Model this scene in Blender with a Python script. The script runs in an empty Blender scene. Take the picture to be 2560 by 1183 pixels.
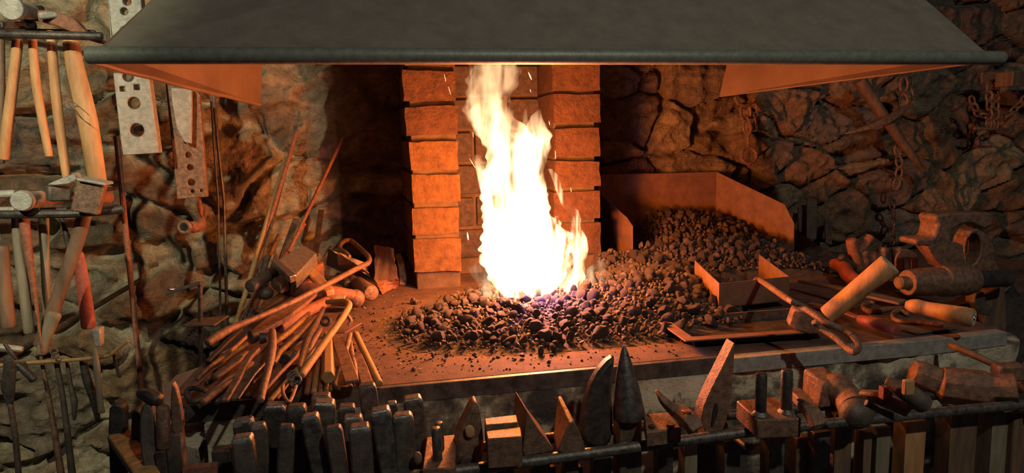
import bpy, bmesh, math, random
from mathutils import Vector, Matrix, noise
random.seed(11)
sc = bpy.context.scene
COL = sc.collection
# ------------------------------------------------------------------ camera
FX, CX, CY = 1735.0, 1280.0, 591.5
EYE = Vector((0, 0, 1.22))
yaw, pitch, roll = (math.radians(a) for a in (11.273, 8.621, 1.219))
fwd = Vector((math.sin(yaw)*math.cos(pitch), math.cos(yaw)*math.cos(pitch), -math.sin(pitch)))
r0 = Vector((math.cos(yaw), -math.sin(yaw), 0)); u0 = r0.cross(fwd)
rgt = r0*math.cos(roll) - u0*math.sin(roll); upv = u0*math.cos(roll) + r0*math.sin(roll)
cd = bpy.data.cameras.new('camera'); cam = bpy.data.objects.new('camera', cd); COL.objects.link(cam)
cd.sensor_width = 36; cd.lens = FX/2560*36; cd.clip_start = .05; cd.clip_end = 50
m3 = Matrix((rgt, upv, -fwd)).transposed()
cam.matrix_world = Matrix.Translation(EYE) @ m3.to_4x4()
sc.camera = cam
# ------------------------------------------------------------------ light
w = bpy.data.worlds.new('world'); sc.world = w; w.use_nodes = True
w.node_tree.nodes['Background'].inputs[0].default_value = (.25, .22, .42, 1)
w.node_tree.nodes['Background'].inputs[1].default_value = .05
sc.view_settings.view_transform = 'Standard'; sc.view_settings.look = 'None'
sc.view_settings.gamma = 1; sc.view_settings.use_curve_mapping = False
sc.view_settings.exposure = 0.0
sc.cycles.max_bounces = 5; sc.cycles.diffuse_bounces = 3; sc.cycles.glossy_bounces = 2
sc.cycles.volume_bounces = 0; sc.cycles.transparent_max_bounces = 6
sc.cycles.sample_clamp_indirect = 3; sc.cycles.volume_step_rate = 1.0; sc.cycles.volume_max_steps = 128
sc.cycles.use_denoising = True; sc.cycles.use_light_tree = True
def point(name, loc, power, color, radius):
    l = bpy.data.lights.new(name, 'POINT'); l.energy = power; l.color = color; l.shadow_soft_size = radius
    o = bpy.data.objects.new(name, l); o.location = loc; COL.objects.link(o); return o
def spot(name, loc, target, power, color, radius, ang, blend=.4):
    l = bpy.data.lights.new(name, 'SPOT'); l.energy = power; l.color = color; l.shadow_soft_size = radius
    l.spot_size = math.radians(ang); l.spot_blend = blend
    o = bpy.data.objects.new(name, l); o.location = loc; COL.objects.link(o)
    o.rotation_euler = (Vector(target)-Vector(loc)).to_track_quat('-Z', 'Y').to_euler(); return o
point('violet_fill_light', (.36, 1.45, .91), 2.2, (.45, .25, 1), .03)  # added violet fill in front of the flames, tints coke and shadows
FIRE = (1.0, .24, .018)
point('fire_light', (.355, 1.52, .985), 25, FIRE, .03)
point('fire_light', (.345, 1.53, 1.08), 14, FIRE, .035)
point('fire_light', (.32, 1.54, 1.22), 2, FIRE, .03)
spot('work_lamp', (-.86, .0, 2.08), (-1.1, 2.2, 1.15), 150, (1, .92, .62), .02, 58, .8)
spot('ceiling_lamp', (.75, -.7, 2.6), (.8, 1.3, 1.1), 60, (1, .93, .76), .03, 125)

# ------------------------------------------------------------------ pixel to place
def ray(u, v): return rgt*((u-CX)/FX) + upv*((CY-v)/FX) + fwd
def py(u, v, Y):
    d = ray(u, v); return EYE + d*(Y/d.y)
def pz(u, v, Z):
    d = ray(u, v); return EYE + d*((Z-EYE.z)/d.z)
def wm(p, px): return px*(p-EYE).dot(fwd)/FX
CR = {'1': (0, 0, .4227), '2': (0, 400, .3889), '3': (0, 780, .3406), '4': (440, 560, .4058), '5': (560, 880, .2561),
      '6': (480, 150, .3973), 'A': (1040, 820, .3068), 'B': (1560, 820, .3068), 'C': (1960, 800, .3238),
      'D': (1960, 500, .3382), 'E': (1460, 400, .4225), 'F': (960, 150, .5157), 'G': (1780, 0, .4228), 'P': (0, 0, 1)}
def cu(c, a, b):
    x, y, s = CR[c]; return x+a*s, y+b*s
def cy(c, a, b, Y): return py(*cu(c, a, b), Y)
def cz(c, a, b, Z): return pz(*cu(c, a, b), Z)
def cw(c, p, px): return wm(p, px*CR[c][2])
HZ = .80      # hearth plate height

# ------------------------------------------------------------------ materials
def mat(name, c1, c2=None, rough=.6, metal=0., scale=12., bump=.3, bscale=60., c3=None, stretch=None, contrast=(.35, .65), attr=None, bdist=.004):
    m = bpy.data.materials.new(name); m.use_nodes = True; nt = m.node_tree; N = nt.nodes; L = nt.links
    bs = N['Principled BSDF']; bs.inputs['Roughness'].default_value = rough; bs.inputs['Metallic'].default_value = metal
    tc = N.new('ShaderNodeTexCoord'); mp = N.new('ShaderNodeMapping'); L.new(tc.outputs['Object'], mp.inputs[0])
    if stretch: mp.inputs['Scale'].default_value = stretch
    oi = N.new('ShaderNodeObjectInfo'); ad = N.new('ShaderNodeVectorMath'); ad.operation = 'ADD'
    sc_ = N.new('ShaderNodeVectorMath'); sc_.operation = 'SCALE'; sc_.inputs['Scale'].default_value = 7.0
    cb = N.new('ShaderNodeCombineXYZ'); L.new(oi.outputs['Random'], cb.inputs[0]); L.new(oi.outputs['Random'], cb.inputs[2])
    L.new(cb.outputs[0], sc_.inputs[0]); L.new(mp.outputs[0], ad.inputs[0]); L.new(sc_.outputs[0], ad.inputs[1])
    n = N.new('ShaderNodeTexNoise'); n.inputs['Scale'].default_value = scale; n.inputs['Detail'].default_value = 6
    n.inputs['Roughness'].default_value = .65; L.new(ad.outputs[0], n.inputs['Vector'])
    cr = N.new('ShaderNodeValToRGB'); L.new(n.outputs[0], cr.inputs[0]); e = cr.color_ramp.elements
    e[0].position, e[1].position = contrast; e[0].color = (*c1, 1); e[1].color = (*(c2 or c1), 1)
    if c3: x = e.new(min(.99, contrast[1]+.06)); x.color = (*c3, 1)
    out = cr.outputs[0]
    if attr:
        at = N.new('ShaderNodeAttribute'); at.attribute_name = attr
        mx = N.new('ShaderNodeMix'); mx.data_type = 'RGBA'; mx.blend_type = 'MULTIPLY'; mx.inputs[0].default_value = 1
        L.new(out, mx.inputs[6]); L.new(at.outputs[0], mx.inputs[7]); out = mx.outputs[2]
    L.new(out, bs.inputs['Base Color'])
    if bump:
        b = N.new('ShaderNodeBump'); b.inputs['Strength'].default_value = bump; b.inputs['Distance'].default_value = bdist
        n2 = N.new('ShaderNodeTexNoise'); n2.inputs['Scale'].default_value = bscale; n2.inputs['Detail'].default_value = 8; n2.inputs['Roughness'].default_value = .62
        L.new(ad.outputs[0], n2.inputs['Vector']); L.new(n2.outputs[0], b.inputs['Height']); L.new(b.outputs[0], bs.inputs['Normal'])
        ma = N.new('ShaderNodeMapRange'); ma.inputs[3].default_value = max(.1, rough-.12); ma.inputs[4].default_value = min(1, rough+.15)
        L.new(n2.outputs[0], ma.inputs[0]); L.new(ma.outputs[0], bs.inputs['Roughness'])
    return m
M = {}
def fine(name, *a, **k):
    """mat() with hand-tool sized grain"""
    a = list(a)
    a[4] *= 4.5
    a[6] *= 4.0; a[5] = min(1, a[5]*1.4)
    k.setdefault('bdist', .0022); return mat(name, *a, **k)
M['iron'] = fine('blackened_iron', (.034, .031, .03), (.10, .085, .07), .36, .35, 14, .35, 70)
M['steel'] = fine('worn_steel', (.06, .056, .05), (.19, .17, .145), .33, .45, 18, .3, 80)
M['worn'] = fine('polished_worn_steel', (.16, .15, .13), (.34, .31, .27), .3, .5, 30, .25, 80)  # paler worn steel; on rack tool tops its brightness stands for lamp highlights
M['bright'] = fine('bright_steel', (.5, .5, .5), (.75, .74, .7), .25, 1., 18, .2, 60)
M['rust'] = fine('rusty_iron', (.11, .068, .048), (.30, .17, .10), .5, .3, 22, .5, 90)
M['rustred'] = fine('red_rust', (.16, .065, .04), (.30, .13, .07), .65, .15, 22, .5, 90)
M['yrust'] = fine('ochre_rust', (.30, .19, .07), (.42, .27, .11), .6, .2, 25, .4, 120)
M['orust'] = fine('bright_orange_rust', (.34, .18, .06), (.62, .36, .13), .5, .1, 18, .5, 90)
M['sheet'] = fine('rusted_sheet', (.15, .082, .055), (.24, .13, .085), .6, .25, 6, .25, 70)
M['darksheet'] = fine('dark_sheet', (.10, .08, .065), (.17, .13, .10), .5, .4, 8, .2, 60)
M['wood'] = fine('worn_wood', (.33, .17, .065), (.56, .32, .14), .6, 0, 9, .3, 60, stretch=(1, 1, .2))
M['woodd'] = fine('dark_wood', (.09, .055, .035), (.21, .13, .075), .6, 0, 9, .35, 60, stretch=(1, 1, .18))
M['woodg'] = fine('grey_wood', (.13, .11, .07), (.27, .225, .15), .7, 0, 9, .4, 60, stretch=(1, 1, .18))
M['woodp'] = mat('pale_wood', (.25, .20, .14), (.42, .35, .26), .7, 0, 10, .4, 80, stretch=(1, .15, 1))
M['woodend'] = mat('end_grain', (.30, .25, .16), (.55, .48, .34), .75, 0, 40, .4, 90)
M['redwood'] = fine('red_painted_wood', (.20, .042, .028), (.31, .08, .045), .5, 0, 12, .25, 90)
M['hood'] = fine('hood_sheet', (.19, .17, .13), (.245, .22, .17), .55, .15, 5, .12, 60)
M['rim'] = fine('hood_rim', (.16, .18, .14), (.24, .26, .21), .45, .2, 20, .15, 80)
M['hoodin'] = mat('hood_inside', (.12, .075, .05), (.18, .115, .075), .6, .1, 8, .2, 60)
M['hearth'] = mat('dusty_plate', (.05, .030, .025), (.13, .070, .048), .85, .0, 30, .6, 260)
M['edge'] = fine('plate_edge', (.05, .045, .045), (.16, .14, .12), .5, .45, 9, .3, 60)
M['plaster'] = mat('patchy_plaster', (.06, .052, .045), (.24, .20, .14), .9, 0, 9, 1.0, 110, c3=(.60, .54, .38), contrast=(.42, .50))
M['stone'] = mat('rubble_stone', (.55, .5, .45), (1, .97, .9), .92, 0, 40, 1.0, 75, attr='Col', bdist=.022)
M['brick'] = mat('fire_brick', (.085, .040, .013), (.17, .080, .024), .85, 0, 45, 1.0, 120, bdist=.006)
M['brick2'] = mat('sooty_dim_brick', (.05, .022, .012), (.11, .047, .022), .85, 0, 45, 1.0, 120, bdist=.006)  # darker copy: soot higher up, weaker firelight on right pier put into colour
M['mortar'] = mat('brick_mortar', (.06, .04, .025), (.12, .08, .05), .95, 0, 20, .8, 60)
M['coke'] = mat('coke', (.035, .026, .025), (.095, .068, .058), .7, .1, 30, .8, 140)
M['ash'] = mat('pale_ash', (.3, .26, .22), (.5, .45, .38), .9, 0, 30, .3, 140)
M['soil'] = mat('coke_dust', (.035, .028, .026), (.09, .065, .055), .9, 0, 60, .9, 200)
M['concrete'] = mat('floor_dirt', (.06, .05, .045), (.14, .12, .1), .95, 0, 8, .6, 60)
M['castgrey'] = fine('cast_iron', (.07, .058, .048), (.16, .125, .095), .55, .4, 12, .35, 60)
M['galv'] = fine('grey_swage_steel', (.26, .25, .22), (.42, .41, .36), .6, .3, 14, .5, 60)
M['coreg'] = mat('hole_black', (.01, .01, .01), (.02, .015, .015), .9, 0, 10, 0)

# ------------------------------------------------------------------ mesh builder
class MB:
    def __init__(s): s.bm = bmesh.new()
    def ring_sweep(s, pts, secs, n=None, cap=True, closed=False):
        """secs: list of lists of 2D section points per path point"""
        pts = [Vector(p) for p in pts]; k = len(pts); rings = []
        T = []
        for i in range(k):
            a = pts[i-1] if (i > 0 or closed) else pts[i]; b = pts[(i+1) % k] if (i < k-1 or closed) else pts[i]
            t = (b-a); T.append(t.normalized() if t.length > 1e-9 else Vector((0, 0, 1)))
        ref = Vector(n) if n is not None else Vector((0, 0, 1))
        if abs(T[0].dot(ref)) > .97*ref.length: ref = Vector((0, 1, 0)) if n is None else Vector((1, .2, 0))
        N0 = (ref - T[0]*ref.dot(T[0])).normalized()
        for i in range(k):
            N0 = (N0 - T[i]*N0.dot(T[i]))
            if N0.length < 1e-6: N0 = T[i].orthogonal()
            N0.normalize(); W = T[i].cross(N0)
            rings.append([s.bm.verts.new(pts[i] + W*x + N0*y) for x, y in secs[i]])
        m = len(rings[0])
        rng = range(k) if closed else range(k-1)
        for i in rng:
            A, B = rings[i], rings[(i+1) % k]
            for j in range(m):
                try: s.bm.faces.new((A[j], A[(j+1) % m], B[(j+1) % m], B[j]))
                except ValueError: pass
        if cap and not closed:
            s.bm.faces.new(rings[0][::-1]); s.bm.faces.new(rings[-1])
        return s
    def tube(s, pts, rs, seg=12, n=None, closed=False, flat=1.0, smoothpath=False):
        if not isinstance(rs, (list, tuple)): rs = [rs]*len(pts)
        if smoothpath: pts, rs = catmull(pts, list(rs), closed)
        secs = [[(r*math.cos(2*math.pi*j/seg), r*flat*math.sin(2*math.pi*j/seg)) for j in range(seg)] for r in rs]
        return s.ring_sweep(pts, secs, n, True, closed)
    def rod(s, pts, rs, seg=12, n=None, smoothpath=False, flat=1.):
        """tube with rounded ends"""
        if not isinstance(rs, (list, tuple)): rs = [rs]*len(pts)
        pts = [Vector(p) for p in pts]; rs = list(rs)
        if smoothpath: pts, rs = catmull(pts, rs, False)
        d0 = (pts[0]-pts[1]).normalized(); d1 = (pts[-1]-pts[-2]).normalized()
        P = [pts[0]+d0*rs[0]*.35, pts[0]+d0*rs[0]*.25] + pts + [pts[-1]+d1*rs[-1]*.25, pts[-1]+d1*rs[-1]*.35]
        R = [rs[0]*.55, rs[0]*.85] + rs + [rs[-1]*.85, rs[-1]*.55]
        return s.tube(P, R, seg, n, flat=flat)
    def bar(s, pts, ws, ts, n=None, smoothpath=False):
        if not isinstance(ws, (list, tuple)): ws = [ws]*len(pts)
        if not isinstance(ts, (list, tuple)): ts = [ts]*len(pts)
        if smoothpath:
            p0 = pts; pts, ws = catmull(p0, list(ws), False); _, ts = catmull(p0, list(ts), False)
        secs = [[(-a/2, -b/2), (a/2, -b/2), (a/2, b/2), (-a/2, b/2)] for a, b in zip(ws, ts)]
        return s.ring_sweep(pts, secs, n)
    def prism(s, poly, vec, holes=()):
        """closed outline of 3D points extruded along vec (holes: list of closed outlines, same plane)"""
        vec = Vector(vec); bm = s.bm
        if not holes:
            a = [bm.verts.new(p) for p in poly]; b = [bm.verts.new(Vector(p)+vec) for p in poly]
            bm.faces.new(a); bm.faces.new(b[::-1]); k = len(a)
            for i in range(k): bm.faces.new((a[i], b[i], b[(i+1) % k], a[(i+1) % k]))
            return s
        loops = [poly]+list(holes); allv = []; edges = []
        for lp in loops:
            vs = [bm.verts.new(p) for p in lp]; allv.append(vs)
            for i in range(len(vs)): edges.append(bm.edges.new((vs[i], vs[(i+1) % len(vs)])))
        r = bmesh.ops.triangle_fill(bm, use_beauty=True, use_dissolve=False, edges=edges)
        fs = [g for g in r['geom'] if isinstance(g, bmesh.types.BMFace)]
        mp = {}
        for vs in allv:
            for v in vs: mp[v] = bm.verts.new(v.co+vec)
        for f in fs: bm.faces.new([mp[v] for v in f.verts][::-1])
        for vs in allv:
            k = len(vs)
            for i in range(k): bm.faces.new((vs[i], mp[vs[i]], mp[vs[(i+1) % k]], vs[(i+1) % k]))
        return s
    def hexa(s, a, b):
        """two quads joined (a: 4 points, b: 4 matching points)"""
        A = [s.bm.verts.new(p) for p in a]; B = [s.bm.verts.new(p) for p in b]
        s.bm.faces.new(A); s.bm.faces.new(B[::-1])
        for i in range(4): s.bm.faces.new((A[i], B[i], B[(i+1) % 4], A[(i+1) % 4]))
        return s
    def box(s, lo, hi):
        x0, y0, z0 = lo; x1, y1, z1 = hi
        return s.hexa([(x0, y0, z1), (x1, y0, z1), (x1, y1, z1), (x0, y1, z1)], [(x0, y0, z0), (x1, y0, z0), (x1, y1, z0), (x0, y1, z0)])
    def ball(s, c, r, sub=3, sq=(1, 1, 1)):
        g = bmesh.ops.create_icosphere(s.bm, subdivisions=sub, radius=r)
        for v in g['verts']: v.co = Vector((v.co.x*sq[0], v.co.y*sq[1], v.co.z*sq[2])) + Vector(c)
        return s
    def ring(s, c, R, r, ax1, ax2, seg=20, rs=8, sx=1., sy=1.):
        a1 = Vector(ax1).normalized(); a2 = Vector(ax2).normalized(); c = Vector(c)
        pts = [c + a1*(R*sx*math.cos(t)) + a2*(R*sy*math.sin(t)) for t in [2*math.pi*i/seg for i in range(seg)]]
        return s.tube(pts, r, rs, n=a1.cross(a2), closed=True)
    def wob(s, amp=.001, f=25):
        o = Vector((random.random()*9, random.random()*9, 0))
        for v in s.bm.verts: v.co += noise.noise_vector(v.co*f+o)*amp
        return s
    def obj(s, name, m, bevel=.0012, smooth=True, ang=35):
        bm = s.bm; bmesh.ops.recalc_face_normals(bm, faces=bm.faces)
        me = bpy.data.meshes.new(name); bm.to_mesh(me); bm.free()
        if smooth:
            me.polygons.foreach_set('use_smooth', [True]*len(me.polygons)); me.set_sharp_from_angle(angle=math.radians(ang))
        me.materials.append(M[m] if isinstance(m, str) else m)
        o = bpy.data.objects.new(name, me); COL.objects.link(o)
        if bevel:
            b = o.modifiers.new('bevel', 'BEVEL'); b.width = bevel; b.segments = 2; b.limit_method = 'ANGLE'; b.angle_limit = math.radians(38)
        return o
def catmull(pts, rs, closed, k=5):
    pts = [Vector(p) for p in pts]; n = len(pts); P = []; Rr = []
    rng = range(n if closed else n-1)
    for i in rng:
        g = lambda j: (pts[j % n] if closed else pts[max(0, min(n-1, j))])
        p0, p1, p2, p3 = g(i-1), g(i), g(i+1), g(i+2)
        for q in range(k):
            t = q/k
            P.append(.5*((2*p1)+(p2-p0)*t+(2*p0-5*p1+4*p2-p3)*t*t+(3*p1-p0-3*p2+p3)*t**3))
            Rr.append(rs[i]*(1-t)+rs[(i+1) % n]*t)
    if not closed: P.append(pts[-1]); Rr.append(rs[-1])
    return P, Rr
ROOTS = []
def tag(o, label, cat, group=None, kind=None):
    if label: o['label'] = label
    if cat: o['category'] = cat
    if group: o['group'] = group
    if kind: o['kind'] = kind
    return o
def one(name, label, cat, mb, m, group=None, kind=None, **k):
    o = mb.obj(name, m, **k); tag(o, label, cat, group, kind); ROOTS.append(o); return o
def thing(name, label, cat, group=None):
    o = bpy.data.objects.new(name, None); o.empty_display_size = .02; COL.objects.link(o); tag(o, label, cat, group); ROOTS.append(o); return o
def part(t, name, mb, m, label=None, **k):
    o = mb.obj(name, m, **k); o.parent = t
    if label: o['label'] = label
    return o
def struct(name, mb, m, parent=None, **k):
    o = mb.obj(name, m, **k)
    if parent: o.parent = parent
    else: o['kind'] = 'structure'
    return o
def lerp(a, b, t): return a+(b-a)*t

# ================================================================== SETTING
def stone_wall():
    x0, x1, z0, z1, st = -1.35, 3.3, -.02, 1.95, .0075
    nx, nz = int((x1-x0)/st), int((z1-z0)/st)
    verts = []; cols = []
    pal = [(.40, .30, .18), (.30, .25, .18), (.46, .40, .27), (.24, .20, .17), (.36, .24, .15), (.33, .31, .26)]
    for j in range(nz+1):
        z = z0+(z1-z0)*j/nz
        for i in range(nx+1):
            x = x0+(x1-x0)*i/nx
            p = Vector((x, 0, z))
            wv = noise.noise_vector(p*3.1)*.09 + noise.noise_vector(p*11)*.02
            right = min(1, max(0, (x-.35)/.25))
            s = 3.3+1.0*right
            q = Vector(((x+wv.x)*s, 3.7*right, (z+wv.z)*s*1.55))
            d, pp = noise.voronoi(q, distance_metric='DISTANCE')
            e = d[1]-d[0]
            bul = min(1, e/(.16-.07*right)); bul = bul*bul*(3-2*bul)
            cid = pp[0]; h = (math.sin(cid.x*12.98+cid.y*7.1+cid.z*78.23)*43758.5) % 1
            h2 = (math.sin(cid.x*3.98+cid.z*28.23)*1758.5) % 1
            fr = noise.fractal(p*7, .85, 2.1, 6)+.35*abs(noise.noise(p*17))+.22*abs(noise.noise(p*34+wv*30))-.2
            dd, _ = noise.voronoi(Vector((x*10+wv.x*22, 1.5, z*15+wv.z*22)), distance_metric='DISTANCE'); ck = max(0, 1-(dd[1]-dd[0])/.16)
            rg = abs(noise.noise(Vector((x*6, 5, z*13))))
            y = 2.26 - (.038+.028*h)*bul - .030*fr + .011*ck*(.4+h2) - (.045-.02*right)*(1-rg*2.2)
            verts.append((x, min(2.285, y), z))
            c = pal[int(h2*5.99)]; k = (.75+.4*h)*(1-.35*ck)
            mo = (.50, .46, .34) if x < -.1 else (.30, .24, .16)
            dk = noise.noise(Vector((x*2.2, 9, z*2.2)))
            if x > -.1: k *= .95
            elif dk > .12: c = (.52, .47, .33); k = .85+.2*h
            else: c = (c[0]*.8, c[1]*.72, c[2]*.66)
            cc = [(mo[a]*(1-bul)+c[a]*k*bul) for a in range(3)]
            cols.extend((*cc, 1))
    faces = [(j*(nx+1)+i, j*(nx+1)+i+1, (j+1)*(nx+1)+i+1, (j+1)*(nx+1)+i) for j in range(nz) for i in range(nx)]
    me = bpy.data.meshes.new('wall_back'); me.from_pydata(verts, [], faces)
    a = me.color_attributes.new('Col', 'FLOAT_COLOR', 'POINT'); a.data.foreach_set('color', cols)
    me.polygons.foreach_set('use_smooth', [True]*len(me.polygons)); me.materials.append(M['stone'])
    o = bpy.data.objects.new('wall_back', me); COL.objects.link(o); o['kind'] = 'structure'
stone_wall()
struct('floor', MB().box((-2.2, -1.5, -.1), (3.6, 2.6, 0)), 'concrete', bevel=0)

# chimney breast: two brick piers and a recessed brick back, one body of masonry
def bricks():
    t = thing('brick_chimney', 'orange-lit brick chimney breast with a deep flue slot behind the fire', 'chimney')
    mt = MB()
    mt.box((.105, 1.865, .70), (.225, 2.2, 2.3)); mt.box((.495, 1.865, .70), (.612, 2.2, 2.3)); mt.box((.2, 2.04, .70), (.52, 2.2, 2.3))
    part(t, 'mortar', mt, 'mortar', bevel=.003)
    # courses by the joints seen on the left pier
    js = [-.385, -.283, -.196, -.110, -.020, .070, .160, .25, .34, .43, .52, .61, .70]
    for side, (xa, xb) in enumerate(((.092, .228), (.492, .622))):
        for k in range(len(js)-1):
            za, zb = 1.22+js[k]+.013, 1.22+js[k+1]
            if side: za += .025; zb += .025
            j = lambda a=.004: random.uniform(-a, a)
            sh = .008*(6-k)/6 if not side else 0
            mb = MB()
            q = [(xa+j()+sh, 1.85+j(.006), zb+j(.003)), (xb+j(), 1.85+j(.006), zb+j(.003)), (xb+j(), 2.2, zb), (xa+j(), 2.2, zb)]
            mb.hexa(q, [(x+j(.002), y, za+j(.003)) for x, y, _ in q])
            bmesh.ops.subdivide_edges(mb.bm, edges=mb.bm.edges[:], cuts=5, use_grid_fill=True); mb.wob(.0035, 30)
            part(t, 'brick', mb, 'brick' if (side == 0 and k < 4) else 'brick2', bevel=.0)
    # back of slot
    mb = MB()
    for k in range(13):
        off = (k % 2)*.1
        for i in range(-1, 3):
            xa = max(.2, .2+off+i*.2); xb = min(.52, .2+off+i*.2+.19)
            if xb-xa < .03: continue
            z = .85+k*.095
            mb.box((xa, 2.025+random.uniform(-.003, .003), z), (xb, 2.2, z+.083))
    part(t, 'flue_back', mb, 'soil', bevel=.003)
    return t
bricks()

# hearth: masonry body, plate with edge strip
XL, XR, YF = -.31, 1.235, 1.135
def hearth():
    t = thing('forge_hearth', 'long forge table with dust-covered iron plate on a plastered masonry base', 'forge')
    def slabbody(x0, x1, y0, z0, z1, nx=160, nz=50):
        mb = MB(); g = []
        for j in range(nz+1):
            row = []
            for i in range(nx+1):
                x = x0+(x1-x0)*i/nx; z = z0+(z1-z0)*j/nz; p = Vector((x, 0, z))
                y = y0 - .012*noise.fractal(p*8, 1, 2, 4) - .008*noise.noise(p*30)
                e = min(1, (x1-x)/.12); y += .12*(1-math.sqrt(max(0, 1-(1-e)**2))) if e < 1 else 0
                row.append(mb.bm.verts.new((x, y, z)))
            g.append(row)
        for j in range(nz):
            for i in range(nx): mb.bm.faces.new((g[j][i], g[j][i+1], g[j+1][i+1], g[j+1][i]))
        top = [mb.bm.verts.new((v.co.x, 2.15, z1)) for v in g[nz]]
        for i in range(nx): mb.bm.faces.new((g[nz][i], g[nz][i+1], top[i+1], top[i]))
        rb = [mb.bm.verts.new((x1, 2.15, z0+(z1-z0)*j/nz)) for j in range(nz)]+[top[-1]]
        for j in range(nz): mb.bm.faces.new((g[j][nx], rb[j], rb[j+1], g[j+1][nx]))
        lb = [mb.bm.verts.new((x0, 2.15, z0+(z1-z0)*j/nz)) for j in range(nz)]+[top[0]]
        for j in range(nz): mb.bm.faces.new((g[j][0], g[j+1][0], lb[j+1], lb[j]))
        return mb
    part(t, 'masonry_base', slabbody(XL+.03, 1.33, 1.122, 0, .771), 'plaster', bevel=0, ang=60)
    mb = MB(); mb.box((XL, YF+.01, .772), (XR, 2.13, HZ)); part(t, 'plate', mb, 'hearth')
    mb = MB()
    mb.bar([(XL, YF, .786), (.62, YF, .786)], .012, .030, n=(0, 0, 1)); part(t, 'edge_strip', mb, 'edge', label='dark iron edge strip')
    mb = MB(); mb.bar([(.622, YF-.004, .786), (1.05, YF-.004, .786), (XR, YF+.004, .786)], .026, .029, n=(0, 0, 1)); part(t, 'edge_strip', mb.wob(.002), 'galv', label='grey encrusted edge strip')
hearth()

# ------------------------------------------------------------------ hood
def hood():
    t = thing('forge_hood', 'large grey sheet metal hood hanging over the forge fire', 'hood')
    z = 1.35
    F0, F1 = Vector((-.405, 1.222, z+.006)), Vector((1.225, 1.222, z+.006))
    B0, B1 = Vector((-.268, 1.86, 1.300)), Vector((.985, 1.86, 1.307))
    T0, T1 = Vector((-.16, 1.83, 1.98)), Vector((1.02, 1.83, 1.98))
    # front top from the picture: sheet edges at the top of frame
    a = py(385, 0, 1.36); b = py(2310, 0, 1.36)
    T0 = F0+(a-F0)*4.2; T1 = F1+(b-F1)*4.2
    th = .0025
    mb = MB(); n = (F1-F0).cross(T0-F0).normalized()
    mb.prism([F0, F1, T1, T0], -n*th if n.y > 0 else n*th); part(t, 'front_panel', mb, 'hood', bevel=0)
    inn = Vector((-.432, 1.232, z-.006)), Vector((1.27, 1.232, z-.006))
    mb = MB(); mb.prism([inn[0], B0, T0+Vector((.006, .01, 0)), F0+Vector((.006, .012, 0))], (.0025, 0, 0)); part(t, 'side_panel', mb, 'hoodin', bevel=0)
    mb = MB(); mb.prism([inn[1], B1, T1+Vector((-.006, .01, 0)), F1+Vector((-.006, .012, 0))], (-.0025, 0, 0)); part(t, 'side_panel', mb, 'hoodin', bevel=0)
    mb = MB(); pts = [lerp(inn[0], B0, i/14.)+Vector((0, 0, random.uniform(-.0015, .0015))) for i in range(15)]
    mb.tube(pts, .0055, 8); part(t, 'rolled_hem', mb, 'hoodin', bevel=0)
    mb = MB(); mb.tube([inn[1], B1], .003, 8); part(t, 'rolled_hem', mb, 'hoodin', bevel=0)
    p0 = py(222, 138, 1.22); p1 = py(2503, 145, 1.22)
    mb = MB(); mb.rod([p0, lerp(p0, p1, .5), p1], .0138, 20); part(t, 'rim_pipe', mb, 'rim', bevel=0, label='rounded pipe rim')
hood()

# ------------------------------------------------------------------ coke
def pile_h(x, y):
    def g(cx, cy, sx, sy, h, p=1.): return h*math.exp(-(abs((x-cx)/sx)**2.4+abs((y-cy)/sy)**2.4)*p)
    h = g(.36, 1.47, .26, .17, .040)
    h += g(.40, 1.66, .17, .10, .035)
    h += g(.71, 1.66, .17, .18, .055)
    h += g(.62, 1.45, .14, .14, .03)
    # heap in the bin, rising to the back wall
    if x > .6:
        b = 1/(1+math.exp(-(x-.80)/.03)) if y > 1.86 else 1.
        k = min(1, max(0, (y-1.62)/.50)); e = 1/(1+math.exp((x-1.24)/.02)) if y > 1.7 else 1/(1+math.exp((x-.9)/.04))
        f = min(1, max(0, (y-1.56)/.2)); f = f*f*(3-2*f); h = max(h, (.02+.135*k)*b*e*f*(1-.35*max(0, (x-1.0)/.28)))
    return h
def rock_mesh(i, sub=2):
    bm = bmesh.new(); bmesh.ops.create_icosphere(bm, subdivisions=sub, radius=1)
    o = Vector((i*3.3, i*1.7, 5)); rnd = random.Random(i*7+1)
    pl = [(Vector((rnd.uniform(-1, 1), rnd.uniform(-1, 1), rnd.uniform(-1, 1))).normalized(), rnd.uniform(.5, .85)) for _ in range(8)]
    sx = Vector((rnd.uniform(.85, 1.3), rnd.uniform(.75, 1.05), rnd.uniform(.6, .9)))
    for v in bm.verts:
        c = v.co.copy()
        for n, d in pl:
            k = c.dot(n)
            if k > d: c -= n*(k-d)*.9
        c *= 1+.16*noise.noise(v.co*2.3+o)
        v.co = Vector((c.x*sx.x, c.y*sx.y, c.z*sx.z))
    me = bpy.data.meshes.new('coke_lump'); bm.to_mesh(me); bm.free()
    me.polygons.foreach_set('use_smooth', [True]*len(me.polygons)); me.set_sharp_from_angle(angle=math.radians(28)); me.materials.append(M['coke'])
    return me
def seen(p):
    d = p-EYE; k = d.dot(fwd); return CX+FX*d.dot(rgt)/k, CY-FX*d.dot(upv)/k
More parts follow.
